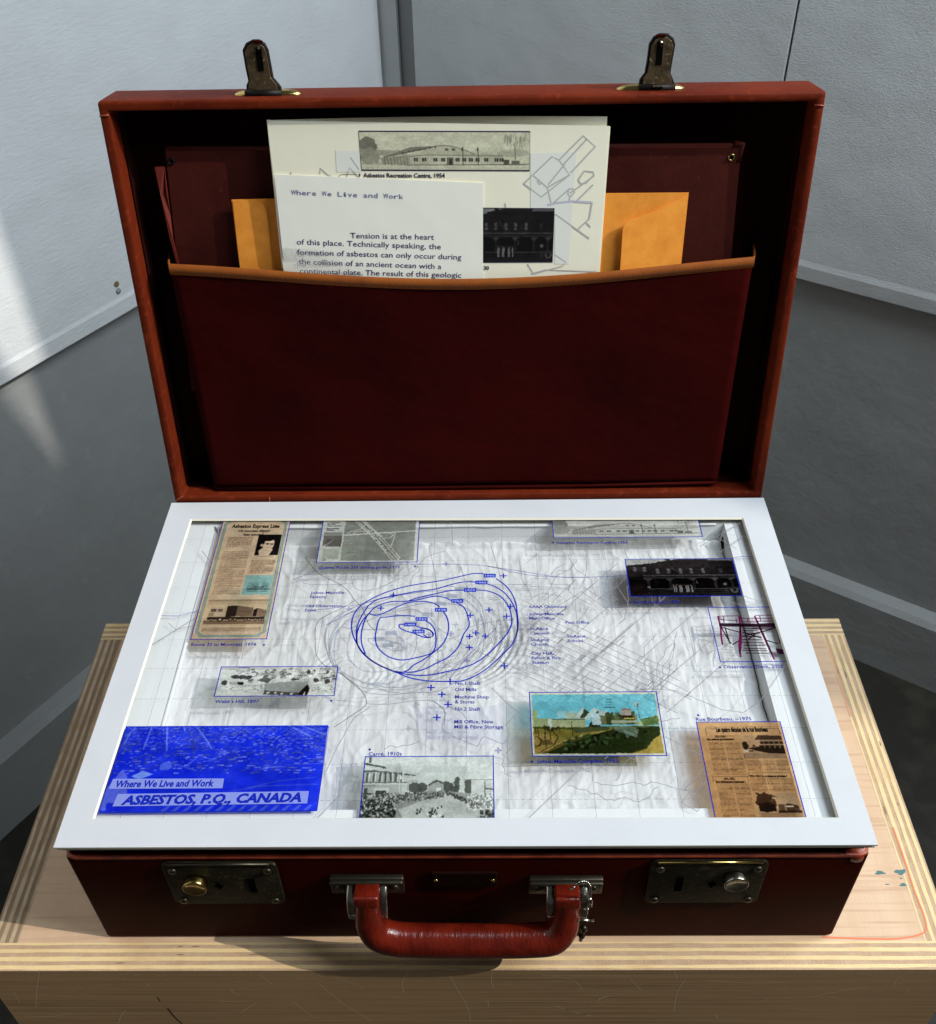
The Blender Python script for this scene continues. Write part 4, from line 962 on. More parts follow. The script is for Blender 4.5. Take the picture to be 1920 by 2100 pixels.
def sheet_pic(name, pic, x0, y0, x1, y1, m=PHOTO, lev=3, label=None, b='lrtb', soft=1.3):
    z = zi(lev); ob = place_pic(name, pic, [(x0,y1,z),(x1,y1,z),(x1,y0,z),(x0,y0,z)], m, film, label, soft)
    if b: border(x0, y0, x1, y1, sides=b)
    return ob

# --- recreation centre pencil drawing
def pic_rec(bgc, ink_, w=300):
    p = Pic(w, int(w*.235), bgc); I = np.array(ink_, float); B = np.array(bgc, float); g = lambda k: B*(1-k)+I*k
    p.rect(0, .80, 1, .86, g(.18)); p.noise(5, 60, 3)
    p.ell(.045, .36, .050, .22, g(.50), 1, .9, 3); p.ell(.06, .62, .06, .20, g(.35), 1, .9, 5); p.ell(.17, .55, .10, .09, g(.25), 1, .8, 6)
    p.ell(.90, .55, .10, .10, g(.16), 1, .7, 7); p.ell(.70, .62, .14, .07, g(.12), 1, .7, 8)
    p.poly([(.12,.68),(.39,.46),(.50,.36),(.30,.40),(.22,.52)], g(.45)); p.poly([(.13,.70),(.40,.50),(.46,.45),(.46,.58),(.28,.64)], g(.12))
    p.poly([(.12,.68),(.29,.60),(.29,.88),(.13,.84)], g(.30))
    for k in range(8): p.line([(.14+k*.019,.66-k*.004),(.145+k*.019,.86)], g(.75), .8)
    roof = [(.37,.60)]+[(.37+.30*i/14, .60-.24*math.sin(math.pi*(.18+.82*i/14)*.98)**.9) for i in range(15)]+[(.68,.60)]
    p.poly(roof, g(.10)); p.line(roof[1:-1], g(.8), 1.0); p.line([(.14,.66),(.45,.38)], g(.8), 1)
    for k in range(7): p.rect(.25+k*.032, .52-k*.022, .258+k*.032, .555-k*.022, g(.8))
    p.rect(.50, .43, .52, .50, g(.6)); p.rect(.54, .43, .56, .50, g(.6))
    p.rect(.29, .64, .40, .86, g(.14)); p.rect(.40, .60, .82, .86, g(.05)); p.rect(.75, .62, .84, .86, g(.10)); p.line([(.29,.64),(.40,.60),(.84,.62)], g(.8), 1); p.line([(.29,.86),(.98,.84)], g(.8), 1.3)
    for x in (.315,.365,.43,.475,.56,.60,.64,.68,.73,.79,.82): p.rect(x, .68, x+.024, .76, g(.85)); p.line([(x+.012,.68),(x+.012,.76)], B, .8)
    p.rect(.51, .66, .55, .84, g(.55)); p.rect(.525,.70,.54,.84, g(.9)); p.rect(.845, .72, .88, .84, g(.7)); p.rect(.89, .74, .94, .84, g(.55))
    for x in (.605, .695): p.line([(x,.40),(x,.86)], g(.95), 1.2); p.poly([(x,.40),(x-.010,.46),(x,.52)], g(.8))
    p.line([(.915,.86),(.912,.50),(.905,.30)], g(.6), 1.6); p.line([(.912,.45),(.93,.25)], g(.5), 1)
    for k in range(26):
        x = .85+.13*random.random(); y = .06+.12*random.random(); p.line([(x,y),(x+.004*random.uniform(-1,1), y+random.uniform(.06,.28))], g(.45), 1.1, .8)
    p.noise(14, 160, 9, mask=(p.v > .35)); p.put(p.v > .90, g(.06)); return p
# --- dark hotel photo
def pic_hotel(w=220, dark=1.0):
    p = Pic(w, int(w*.48), (22,18,18)); p.rect(0,0,1,.20,(44,40,38)); p.poly([(0,.0),(.50,0),(.30,.08),(.29,.13),(0,.18)], (200,200,195)); p.rect(.77,0,1,.05,(140,140,140)); p.rect(.37,0,.42,.04,(30,26,26))
    p.poly([(.0,.17),(.29,.10),(.30,.07),(.77,.03),(.77,.48),(0,.48)], (40,34,34)); p.rect(.77,.05,1,.48,(30,26,27))
    for x in (.06,.15,.27,.37,.48,.58,.69,.85): p.rect(x, .27 if x > .2 else .22, x+.030, .40 if x > .2 else .33, (120,116,116) if x < .7 else (62,60,60)); p.rect(x, .33 if x > .2 else .27, x+.030, .345 if x > .2 else .285, (60,56,56))
    p.rect(.14,.44,1,.47,(96,90,90)); p.rect(.14,.50,1,.52,(66,60,60)); p.line([(.42,.25),(.50,.42)], (100,96,96), 1)
    p.rect(.0,.55,1,.80,(10,8,9))
    for x in (.17,.37,.58,.78,.93): p.rect(x,.52,x+.025,.84,(44,40,40)); p.poly([(x-.03,.53),(x+.055,.53),(x+.012,.60)], (86,80,80))
    p.rect(.0,.80,1,.815,(90,84,84)); p.rect(.0,.86,1,.87,(56,52,52)); p.rect(.0,.90,1,1,(34,32,34))
    for k in range(11):
        x = .40+k*.016; p.rect(x, .72+.015*(k%2), x+.011, .90, (185,180,180) if k not in (2,5,6,9) else (18,15,15)); p.rect(x+.002, .69+.015*(k%2), x+.009, .72+.015*(k%2), (120,100,92))
    p.rect(.17,.74,.19,.78,(150,150,150)); p.rect(.86,.66,.89,.72,(130,130,128)); p.rect(.62,.60,.63,.68,(120,115,115)); p.ell(.08,.82,.10,.16,(30,20,20),1,.4,3)
    p.ell(.95,.85,.035,.075,(120,118,116)); p.ell(.95,.85,.020,.045,(40,40,40)); p.rect(.88,.78,.99,.82,(60,58,58)); p.ell(.88,.86,.02,.05,(50,50,50))
    p.noise(9, 90, 4); p.noise(12, 24, 8); p.a = np.clip(p.a*dark, 4, 255); return p
# --- village on the hill
def pic_webb(w=240):
    p = Pic(w, int(w*.31), (205,208,200)); rn = random.Random(5); p.noise(26, 14, 2, sx=.4); p.rect(0,0,1,.10,(186,188,184)); p.rect(.15,0,.24,.04,(70,40,90),.6); p.noise(20, 40, 12, sx=.3)
    for y, n_, s in ((.14,22,.030),(.24,20,.036),(.34,20,.040),(.46,16,.044)):
        for k in range(n_):
            x = rn.uniform(.12,.98); a = s*rn.uniform(.7,1.3); g = rn.choice([238,225,205,180,150]); yy = y+rn.uniform(-.05,.05)
            p.rect(x,yy,x+a,yy+.08,(g,g,g-4)); r = rn.choice([84,120,150,175]); p.poly([(x-.004,yy),(x+a*.4,yy-.07),(x+a*.9,yy-.07),(x+a+.006,yy)], (r,r,r-3))
            for j in range(3): p.rect(x+a*(.15+.3*j),yy+.025,x+a*(.15+.3*j)+.004,yy+.055,(50,50,48))
    for x,y,rx,ry in ((.22,.36,.07,.08),(.14,.34,.05,.06),(.06,.55,.032,.08),(.83,.48,.030,.10),(.93,.52,.030,.10),(.76,.18,.022,.10),(.92,.20,.014,.06),(.64,.44,.03,.06),(.39,.15,.006,.06)): p.ell(x,y,rx*.85,ry*.9,(44,42,42),.85,.9,int(x*99))
    p.rect(.11,.42,.22,.52,(215,216,210)); p.rect(.10,.52,.17,.62,(170,168,160)); p.rect(.17,.53,.22,.61,(20,20,20)); p.poly([(.38,.34),(.46,.42),(.42,.58),(.35,.50)], (88,90,86)); p.rect(.22,.54,.37,.62,(225,225,220))
    p.poly([(.40,.60),(.62,.50),(.77,.56),(.73,.90),(.41,.82)], (150,154,148)); p.noise(10, 20, 31, mask=(p.v > .5))
    p.poly([(.41,.82),(.70,.90),(.70,.99),(.41,.96)], (74,72,68)); p.poly([(.70,.90),(.77,.60),(.79,.80),(.77,.99),(.70,.99)], (26,20,20)); p.poly([(.74,.99),(.745,.88),(.755,.88),(.755,.99)], (200,200,196))
    for x in (.43,.49,.55,.63): p.rect(x,.87+(x-.43)*.15,x+.024,.925+(x-.43)*.15,(225,225,220))
    for k in range(150):
        x = rn.choice([rn.uniform(.05,.42), rn.uniform(.80,1)]); y = rn.uniform(.62,.86); p.rect(x,y,x+rn.uniform(.004,.02),y+.018,(rn.choice([60,90,120,225]),)*3, .7)
    p.noise(16, 120, 6); return p
# --- crowd in the square
def pic_carre(w=260):
    p = Pic(w, int(w*.545), (206,212,206)); rn = random.Random(9); p.noise(8, 12, 2)
    G = lambda k: (k, k+4, k-2)
    p.rect(0,.24,.30,.72,G(176)); p.poly([(0,.10),(.17,.17),(.17,.20),(0,.13)], G(70)); p.rect(.03,0,.05,.10,G(90)); p.poly([(0,.23),(.10,.23),(.28,.27),(.40,.31),(.40,.33),(.28,.30),(.10,.26),(0,.26)], G(96))
    for x in (.02,.07,.12,.16,.20,.24,.28): p.rect(x,.27,x+.016,.42,G(88)); p.rect(x+.02,.26,x+.026,.46,G(226))
    p.rect(0,.42,.34,.44,G(120)); p.rect(0,.45,.34,.46,G(222)); p.rect(0,.48,.10,.49,G(80)); p.rect(.01,.52,.04,.70,G(74)); p.rect(.09,.52,.20,.62,G(206)); p.rect(.10,.56,.18,.68,G(66)); p.rect(.28,.30,.285,.62,G(235)); p.poly([(.285,.31),(.30,.36),(.285,.38)], G(240))
    p.poly([(.24,.24),(.265,.08),(.30,.25)], G(188)); p.rect(.34,.40,.42,.56,G(180))
    p.poly([(.50,.47),(.565,.38),(.64,.46),(.64,.49),(.565,.42),(.50,.50)], G(90)); p.poly([(.50,.50),(.565,.42),(.64,.49),(.64,.58),(.50,.58)], G(170)); p.rect(.56,.52,.60,.57,G(228))
    for x,y,rx,ry in ((.46,.50,.035,.09),(.655,.50,.035,.08),(.72,.48,.02,.14),(.40,.52,.05,.08),(.70,.56,.03,.10)): p.ell(x,y,rx,ry,G(72),.9,.9,int(x*90))
    p.rect(.77,.38,1,.40,G(140)); p.rect(.78,.40,.83,.62,G(84)); p.rect(.83,.40,1,.60,G(200)); p.rect(.93,.42,.94,.70,G(90)); p.poly([(.94,.52),(1,.54),(1,.56),(.94,.54)], G(80))
    p.poly([(0,.70),(.30,.62),(.60,.56),(.85,.62),(1,.70),(1,1),(0,1)], G(150)); p.poly([(.28,.86),(.50,.70),(.64,.62),(.86,.80),(.98,.90),(.95,1),(.32,1)], G(196)); p.noise(12, 30, 7, mask=(p.v > .6))
    def blob(n_, fx, fy, dk):
        for _ in range(n_):
            x, y = fx(), fy(); 
            if callable(y): y = y(x)
            s = .004+.010*max(0, y-.5); k = rn.choice(dk); p.ell(x, y, s, s*2.6, G(k), .92)
            if rn.random() < .4: p.ell(x, y-s*2.4, s*.7, s*1.0, G(rn.choice([190,60,160])), .7)
    blob(420, lambda: rn.uniform(0,.62), lambda: (lambda x: rn.uniform(.60, max(.62,.80-.28*x+.04))), [50,70,90,120,200])
    blob(330, lambda: rn.uniform(0,.26), lambda: rn.uniform(.70,1), [24,36,50,70,215]); blob(120, lambda: rn.uniform(.64,.90), lambda: (lambda x: .60+(x-.64)*.85+rn.uniform(-.03,.03)), [40,60,90])
    blob(150, lambda: rn.uniform(.80,1), lambda: rn.uniform(.62,.88), [80,130,180,225,235]); blob(26, lambda: rn.uniform(.42,.62), lambda: rn.uniform(.80,.98), [40,60,90,225]); blob(30, lambda: rn.uniform(.90,1), lambda: rn.uniform(.88,1), [30,50,80])
    p.noise(10, 150, 4); return p
# --- colour postcard of the mill
def pic_jm(w=260):
    p = Pic(w, int(w*.59), (104,182,196)); rn = random.Random(3); p.put(p.v > .0, (110,186,198)); p.a += ((p.v-.2)*30)[..., None]; p.noise(10, 8, 5)
    p.poly([(.02,.30),(.05,.28),(.05,.45),(.02,.45)], (160,168,110)); p.rect(0,.42,.16,.60,(150,158,110)); p.rect(.0,.55,1,1,(70,72,28)); p.rect(.20,.30,.36,.42,(150,196,196)); p.rect(.27,.34,.42,.43,(176,188,160))
    p.poly([(.34,.42),(.41,.24),(.44,.30),(.40,.42)], (196,206,196)); p.poly([(.38,.42),(.42,.27),(.46,.33),(.46,.42)], (50,56,34)); p.poly([(.40,.44),(.50,.25),(.56,.31),(.50,.36),(.44,.46)], (188,202,196)); p.poly([(.44,.55),(.52,.30),(.56,.32),(.52,.62),(.45,.60)], (44,50,30))
    p.poly([(.47,.36),(.53,.34),(.55,.52),(.47,.52)], (186,206,206)); p.rect(.53,.31,.60,.38,(176,190,180)); p.rect(.54,.38,.60,.52,(110,112,70))
    p.rect(.16,.43,.42,.56,(166,170,126)); p.rect(.16,.43,.42,.445,(70,76,50)); p.rect(.13,.43,.16,.58,(196,204,190))
    for k in range(16):
        x = .58+k*.015; p.rect(x,.32+rn.uniform(0,.06),x+.018,.52,rn.choice([(76,84,44),(104,108,70),(132,132,96),(90,96,60),(60,66,36)]))
    p.rect(.70,.30,.78,.40,(182,164,146)); p.poly([(.70,.30),(.72,.27),(.78,.27),(.78,.30)], (150,120,100)); p.rect(.70,.38,.78,.44,(60,30,24)); p.rect(.72,.42,.80,.44,(196,178,84)); p.rect(.62,.46,.82,.50,(170,170,140))
    p.line([(.833,.22),(.842,.42)], (60,96,100), 1.2); p.ell(.833,.20,.014,.034,(206,190,180)); p.ell(.838,.21,.008,.026,(110,100,96))
    for k in range(4): p.rect(.60-.008*k,.11+.045*k,.64+.008*k,.122+.045*k,(50,84,96))
    p.poly([(.80,.52),(.97,.38),(1,.40),(.86,.54)], (176,176,116)); p.poly([(.84,.44),(1,.38),(1,.52),(.86,.55)], (96,120,70)); p.line([(.84,.44),(.99,.40)], (60,80,50), 1)
    p.noise(22, 40, 8, mask=((p.v > .28) & (p.v < .56) & (p.u > .40)))
    p.poly([(0,.58),(.30,.60),(.62,.56),(.62,.60),(.30,.78),(.08,.98),(0,1)], (122,110,48)); p.poly([(0,.66),(.14,.66),(.20,.78),(.12,.92),(0,1)], (150,126,66)); p.noise(20, 30, 5, mask=(p.v > .55))
    for off in (0,.035,.06): p.line([(.02+off,.98),(.12+off,.88),(.22+off,.80),(.40+off,.70),(.62+off,.59)], (84,66,34), 2.0)
    p.line([(.62,.60),(.40,.69),(.22,.79),(.10,.92)], (196,178,100), 1.3); p.line([(.0,.86),(.06,.84),(.075,.76),(.03,.70)], (54,40,20), 2.5); p.line([(.17,.64),(.20,.72),(.16,.84)], (54,40,20), 2.5)
    p.poly([(.30,.58),(.60,.55),(.60,.60),(.34,.66)], (70,78,44))
    p.poly([(.62,.60),(.80,.58),(1,.56),(1,.74),(.80,.92),(.66,1),(.06,1),(.20,.88),(.40,.72)], (34,44,18))
    for k in range(170):
        x = rn.uniform(.25,.96); y = rn.uniform(.62,.97)
        if y > 1.12-x*.55 or y < .85-x*.38: continue
        g = rn.choice([70,92,58,30,22]); p.ell(x,y,rn.uniform(.008,.022),rn.uniform(.014,.035),(int(g*.75),g,int(g*.52)),.85,.9,k)
    p.poly([(1,.66),(1,1),(.68,1),(.86,.90),(.92,.76)], (166,142,66)); p.noise(14, 90, 13)
    p.poly([(.62,.50),(.72,.50),(.82,.60),(.80,.72),(.64,.62)], (150,170,160), .45); p.poly([(.70,.60),(.80,.68),(.72,.72)], (176,190,176), .35)
    for x,y0,y1 in ((.10,.52,.88),(.14,.56,.76),(.31,.48,.70),(.03,.56,.66),(.05,.58,.70),(.21,.55,.66)): p.line([(x,y0),(x+.004,y1)], (36,32,18), 1.6)
    for k in range(18): x = rn.uniform(.10,.25); y = rn.uniform(.56,.66); p.ell(x,y,.01,.02,(50,44,24),.9)
    p.poly([(.06,.76),(.14,.76),(.16,.82),(.08,.84)], (60,50,28),.6)
    # pale card edge
    for m in ((p.u < .016), (p.u > .984), (p.v < .03), (p.v > .97)): p.put(m, (206,206,180))
    return p
# --- blue cover panel
def pic_blue(w=300):
    p = Pic(w, int(w*.48), (24,44,206)); rn = random.Random(8); dk = np.array((20,36,196.)); lt = np.array((128,146,240.))
    n = fbm(p.u*9, p.v*6, 3, 14); p.a += (np.clip((n-.5)*60, -12, 26)*np.clip(1.2-p.v*1.6, 0, 1))[..., None]*np.array((1,1,.5))
    y = .02
    while y < .58:                                              # rows of roofs, larger towards the viewer
        sz = .004+.012*y; x = rn.uniform(0, .01)
        while x < 1:
            den = (.72-.75*y)*(.55+.9*float(fbm(np.array([x*9]), np.array([y*7]), 2, 3)[0]))
            if rn.random() < den: 
                k = rn.uniform(.45, 1.05); hh = .008+.014*y; dy = rn.uniform(-.006, .006); p.rect(x, y+dy, x+sz*rn.uniform(.8, 3.0), y+dy+hh*.8, lt*k, .8)
                if rn.random() < .4: p.rect(x, y+dy+hh, x+sz, y+dy+hh*1.5, dk*.7, .7)
            x += sz*rn.uniform(1.2, 2.6)
        y += .016+.022*y
    for pts in [[(.055,0),(.03,.10),(.02,.22)],[(.13,0),(.125,.16),(.12,.28)],[(.205,0),(.22,.16),(.235,.30)],[(.285,0),(.30,.07)],[(.345,.0),(.40,.14),(.45,.28)],[(.80,0),(.92,.14)],[(.86,0),(.99,.12)]]: p.line(pts, lt, 2.0, .7)
    for pts in [[(.36,.46),(.40,.36),(.47,.42)],[(.52,.36),(.53,.33),(.49,.34),(.50,.37)],[(.55,.42),(.60,.38)],[(.70,.53),(.76,.50),(.82,.50)],[(.26,.44),(.40,.54)]]: p.line(pts, lt*.9, 1.6, .6)
    for pts in [[(.66,.74),(.80,.66),(.97,.62)],[(.58,.78),(.72,.72),(.98,.70)],[(.82,.48),(.99,.46)]]: p.line(pts, lt*.8, 1.6, .4)
    p.poly([(.10,.60),(.15,.54),(.20,.58),(.14,.64)], (120,150,236)); p.poly([(.05,.52),(.0,.74),(.0,.98),(.07,1),(.11,.86),(.08,.60)], (100,112,216), .8); p.ell(.25,.49,.028,.05,(84,110,230),.8,.5,3)
    for k in range(40): p.ell(rn.uniform(.03,.14), rn.uniform(.90,1.0), .012, .02, dk, .9)
    p.noise(10, 30, 5); p.noise(8, 6, 6)
    for k in range(14): x = .28+k*.05; p.poly([(x,.99),(x+.03,.93),(x+.045,.93),(x+.02,.99)], lt*.85, .5)
    return p
# --- newspaper column with a truck
def pic_route(w=150):
    p = Pic(w, int(w*2.38), (214,188,156)); tn = (120,92,72); rn = random.Random(2); p.noise(6, 8, 3)
    bl = (150,176,166)
    for w_, c in ((.040, bl), (.030, (60,70,64)), (.022, bl)):
        for s in (0, 1):
            x = .045+.012 if s == 0 else .955-.012
        asp = 1/2.38; a = .05+.02*(0 if c is bl else 0); q_ = a
        pts = [(q_+.06,q_*asp),(1-q_-.06,q_*asp),(1-q_-.06,q_*asp+.008),(1-q_,q_*asp+.032),(1-q_,1-q_*asp-.032),(1-q_-.06,1-q_*asp-.010),(1-q_-.06,1-q_*asp),(q_+.06,1-q_*asp),(q_+.06,1-q_*asp-.010),(q_,1-q_*asp-.032),(q_,q_*asp+.032),(q_+.06,q_*asp+.008),(q_+.06,q_*asp)]
        p.line(pts, c, w_*w, 1)
    p.textblock(.14,.175,.50,.265,.0098,tn,None,1,9); p.textblock(.12,.30,.50,.66,.0098,tn,None,2,8); p.textblock(.56,.375,.90,.49,.0098,tn,None,3,6)
    # portrait
    x0,y0,x1,y1 = .58,.155,.92,.335; p.rect(x0,y0,x1,y1,(18,14,14)); U = lambda a,b: (x0+a*(x1-x0), y0+b*(y1-y0))
    p.poly([U(.05,1),U(.10,.80),U(.30,.66),U(.70,.70),U(.92,.90),U(.95,1)], (216,190,160)); p.poly([U(.62,1),U(.74,.72),U(1,.92),U(1,1)], (22,18,18)); p.poly([U(0,1),U(0,.88),U(.14,.78),U(.20,1)], (22,18,18))
    p.ell(*U(.50,.46), .085, .054, (224,198,168)); p.poly([U(.30,.40),U(.33,.74),U(.60,.80),U(.72,.62),U(.74,.40)], (224,198,168)); p.ell(*U(.46,.18), .092, .026, (16,12,12)); p.ell(*U(.26,.34), .024, .030, (16,12,12)); p.ell(*U(.22,.52), .016, .012, (206,180,150))
    p.line([U(.34,.42),U(.74,.46)], (40,30,28), 1.4); p.ell(*U(.47,.46), .022, .008, (90,72,60)); p.ell(*U(.66,.47), .020, .008, (90,72,60)); p.line([U(.48,.64),U(.62,.64)], (120,80,66), 1.2); p.line([U(.42,.75),U(.58,.78)], (140,110,90), 1.2); p.line([U(.58,.46),U(.62,.56)], (170,140,116), 1.2)
    p.rect(.60,.342,.86,.348,tn,.6)
    p.rect(.53,.505,.92,.665,(140,182,178)); p.textblock(.58,.565,.74,.645,.0080,(60,90,92),None,5,99); p.textblock(.79,.565,.88,.645,.0080,(60,90,92),None,6,99)
    # truck
    p.rect(.10,.700,.93,.905,(208,182,146)); p.rect(.10,.700,.93,.715,(120,96,74),.5); p.rect(.10,.715,.93,.74,(160,134,106),.35); p.rect(.10,.868,.93,.890,(110,86,66),.8); p.rect(.10,.862,.93,.868,(80,60,48))
    p.poly([(.14,.79),(.17,.765),(.34,.762),(.36,.83),(.36,.86),(.15,.86)], (196,176,150)); p.rect(.17,.772,.24,.795,(90,70,58)); p.rect(.26,.772,.33,.795,(120,96,78)); p.poly([(.38,.75),(.52,.748),(.52,.83),(.38,.838)], (44,32,28)); p.poly([(.52,.748),(.74,.765),(.74,.832),(.52,.83)], (120,98,78)); p.poly([(.745,.78),(.80,.768),(.80,.832),(.745,.832)], (36,26,24)); p.poly([(.80,.768),(.925,.785),(.925,.835),(.80,.832)], (132,108,86))
    p.rect(.14,.835,.92,.858,(52,40,34)); 
    for x,r in ((.20,.022),(.32,.038),(.46,.026),(.52,.026),(.66,.022),(.71,.022),(.80,.022),(.86,.020),(.90,.020)): p.ell(x,.855,r,r*.42,(40,30,26)); p.ell(x,.855,r*.5,r*.21,(196,172,140))
    p.line([(.36,.80),(.40,.80)], (90,70,60), 1); p.line([(.55,.79),(.72,.80)], (70,52,44), 1); p.rect(.15,.80,.22,.83,(150,128,104))
    p.textblock(.10,.915,.90,.945,.0085,tn,None,8,99); p.noise(7, 90, 5); return p
# --- street newspaper page
def pic_rue(w=170):
    p = Pic(w, int(w*1.28), (196,152,104)); tn = (112,82,54); p.noise(8, 6, 3)
    p.line([(.10,.055),(.95,.055)], tn, 1); p.line([(.09,.14),(.09,.075),(.96,.075),(.97,.14)], (60,44,34), 1.0); p.line([(.20,.155),(.58,.155)], tn, 1)
    p.textblock(.09,.22,.265,.57,.0085,tn,None,1,40); p.textblock(.28,.22,.46,.57,.0085,tn,None,2,12); p.textblock(.09,.66,.265,1,.0085,tn,None,3,13); p.textblock(.28,.66,.46,1,.0085,tn,None,4,16)
    p.textblock(.48,.42,.66,.54,.0085,tn,None,5,12); p.textblock(.67,.42,.82,.54,.0085,tn,None,6,7); p.textblock(.83,.42,.97,.54,.0085,tn,None,7,9)
    p.textblock(.48,.61,.66,.74,.0085,tn,None,8,9); p.textblock(.67,.61,.82,.74,.0085,tn,None,9,20); p.textblock(.83,.61,.97,.74,.0085,tn,None,10,20)
    p.line([(.06,.645),(.06,.59),(.46,.59),(.46,.645)], (60,44,34), .8); p.line([(.48,.59),(.48,.55),(.96,.55),(.97,.60)], (60,44,34), .8)
    p.rect(.47,.15,.97,.40,(176,142,106)); dk = (46,32,22); p.rect(.47,.34,.97,.40,(150,120,90))
    p.poly([(.64,.20),(.70,.145),(.97,.155),(.97,.20)], (66,48,34)); p.rect(.70,.20,.97,.215,(150,122,92)); p.rect(.70,.215,.97,.245,dk); p.rect(.70,.245,.97,.258,(160,130,98)); p.rect(.68,.258,.97,.30,dk); p.poly([(.54,.29),(.66,.27),(.97,.28),(.97,.35),(.78,.345),(.64,.32)], (40,28,20)); p.ell(.52,.26,.035,.045,dk,1,.6,4)
    for x in (.74,.80,.86,.92): p.rect(x,.20,x+.008,.29,(150,122,92))
    p.ell(.62,.27,.02,.02,(90,66,48),1,.6,2); p.rect(.48,.31,.56,.33,(200,176,146)); p.rect(.475,.36,.485,.39,(30,20,14)); p.rect(.55,.315,.60,.325,(60,44,32))
    p.rect(.50,.76,.985,1,(178,144,108)); p.ell(.60,.83,.11,.08,(62,42,28),1,.9,6); p.rect(.51,.86,.70,.94,(40,26,18)); p.ell(.60,.90,.10,.045,(30,20,14),1,.6,7); p.rect(.73,.87,.80,.93,(90,66,46)); p.poly([(.80,.88),(.84,.86),(.95,.88),(.97,.94),(.82,.94)], (70,50,36)); p.rect(.80,.885,.90,.90,(214,190,160)); p.rect(.72,.93,.985,.955,(44,30,22)); p.rect(.51,.955,.985,1,(150,116,82)); p.noise(9, 60, 5); return p
# --- motorway leaflet
def pic_quebec(w=240):
    p = Pic(w, int(w*.665), (206,208,200)); g1 = (140,142,134); rn = random.Random(6)
    p.rect(.235,.055,.965,.97,g1); p.rect(.235,.44,.46,.97,(150,154,142)); p.noise(10, 26, 4, mask=(p.u > .235), sx=.5)
    p.rect(.03,.34,.215,.66,(110,108,100)); p.poly([(.03,.66),(.12,.50),(.15,.50),(.06,.66)], (190,190,184)); p.rect(.03,.34,.215,.42,(150,148,140)); p.rect(.06,.50,.215,.66,(92,84,80),.6); p.rect(.04,.70,.21,.93,(176,180,166)); p.noise(10, 60, 9, mask=(p.u < .22))
    for k in range(20):
        y = .08+.9*rn.random(); x = rn.choice([.26,.60,.76]); p.rect(x,y,x+rn.uniform(.06,.2),y+.012,(120,122,114),.5)
    wt = (214,214,204); p.line([(.235,.41),(.55,.37),(.965,.32)], wt, 4)
    for d in (-.03,-.012,.012,.03): p.line([(.36+d*1.6,.05),(.56+d*1.6,.42),(.80+d*1.6,.96)], wt, 2.4)
    p.line([(.36,.05),(.56,.42),(.80,.96)], g1, 2); p.line([(.26,.40),(.30,.33),(.40,.27),(.42,.22)], wt, 2); p.line([(.33,.40),(.34,.34),(.40,.32),(.52,.34)], wt, 2); p.line([(.62,.36),(.72,.38),(.74,.43),(.70,.48),(.64,.48)], wt, 2.2); p.line([(.76,.36),(.75,.50),(.73,.66)], wt, 2.4)
    p.line([(.40,.08),(.66,.52)], wt, 2); p.line([(.42,.24),(.62,.62),(.72,.90)], wt, 2)
    for k in range(26):
        f = rn.random(); d = rn.uniform(-.03,.03); p.rect(.36+.44*f+d*1.6, .05+.9*f, .372+.44*f+d*1.6, .068+.9*f, (40,40,38))
    p.line([(.055,.955),(.07,.925),(.085,.955),(.055,.955)], (40,40,40), 1); p.noise(5, 120, 2); return p
# --- pink steel observation deck
sheet_pic('newspaper_clipping', pic_route(), -.2027, .1708, -.1472, .3040, label='tall tan newspaper clipping with portrait and truck', b='lrtb', soft=.6)
sheet_pic('leaflet_picture', pic_quebec(), -.1190, .2506, -.0396, .3039, label='grey motorway leaflet print')
sheet_pic('village_photo', pic_webb(), -.1750, .1179, -.0918, .1437, label='black and white village photo')
sheet_pic('cover_picture', pic_blue(), -.2308, .0264, -.0927, .0925, m=PHOTO_BLUE, label='blue duotone aerial view', b=None, soft=.6)
sheet_pic('crowd_photo', pic_carre(), -.0652, .0212, .0185, .0666, label='faded photo of a crowd in a square')
sheet_pic('hall_drawing', pic_rec((206,206,198), (70,68,64)), .0709, .2773, .1905, .3030, label='pencil drawing of a long hall', b='lrb', soft=.6)
sheet_pic('hotel_photo', pic_hotel(dark=.8), .1258, .2112, .2097, .2512, label='very dark photo of a hotel front')
sheet_pic('mill_postcard', pic_jm(), .0450, .0670, .1325, .1191, label='colour postcard of a mill under a blue sky')
sheet_pic('street_newspaper', pic_rue(), .1568, .0207, .2124, .0931, label='brown newspaper page', b='lrt', soft=.6)
border(.1824, .1463, .2300, .1985, sides='ltb')
zo = zq(1260, 1130, 1843/440)
def stroke(name, segs, w, m, lev=4): lines(name, [[zo(*p) for p in s] for s in segs], w, m, lev)
stroke('deck_beam', [[(900,630),(1070,632),(1230,635),(1390,628)], [(900,642),(1380,645)]], .0022, INK_PLUM)
stroke('deck_column', [[(1072,560),(1082,640),(1078,740),(1072,820),(1085,915)], [(1080,640),(1090,780),(1078,880)], [(1205,560),(1235,630),(1275,720),(1320,820),(1375,935)], [(1225,600),(1290,740),(1355,890)], [(890,562),(912,650),(918,740),(930,808)]], .0014, INK_MAGENTA)
stroke('deck_brace', [[(918,655),(1000,800)], [(950,655),(990,790)], [(912,655),(1080,700)], [(1095,735),(1290,690)], [(1100,700),(1270,750)], [(1150,760),(1230,700)], [(1280,695),(1390,655)], [(1310,770),(1410,800)], [(1015,805),(1078,770)], [(1390,650),(1425,800)]], .0010, INK_PLUM)
stroke('deck_rail', [[(890,562),(1066,558)], [(890,590),(1060,600)], [(940,560),(942,618)], [(1045,580),(1048,620)], [(1075,580),(1215,578)], [(1075,610),(1220,612)], [(1145,580),(1148,612)], [(1205,555),(1360,552)], [(1215,580),(1370,580)], [(1225,605),(1375,602)], [(1250,560),(1258,605)], [(890,562),(940,600)]], .0007, INK_MAGENTA)
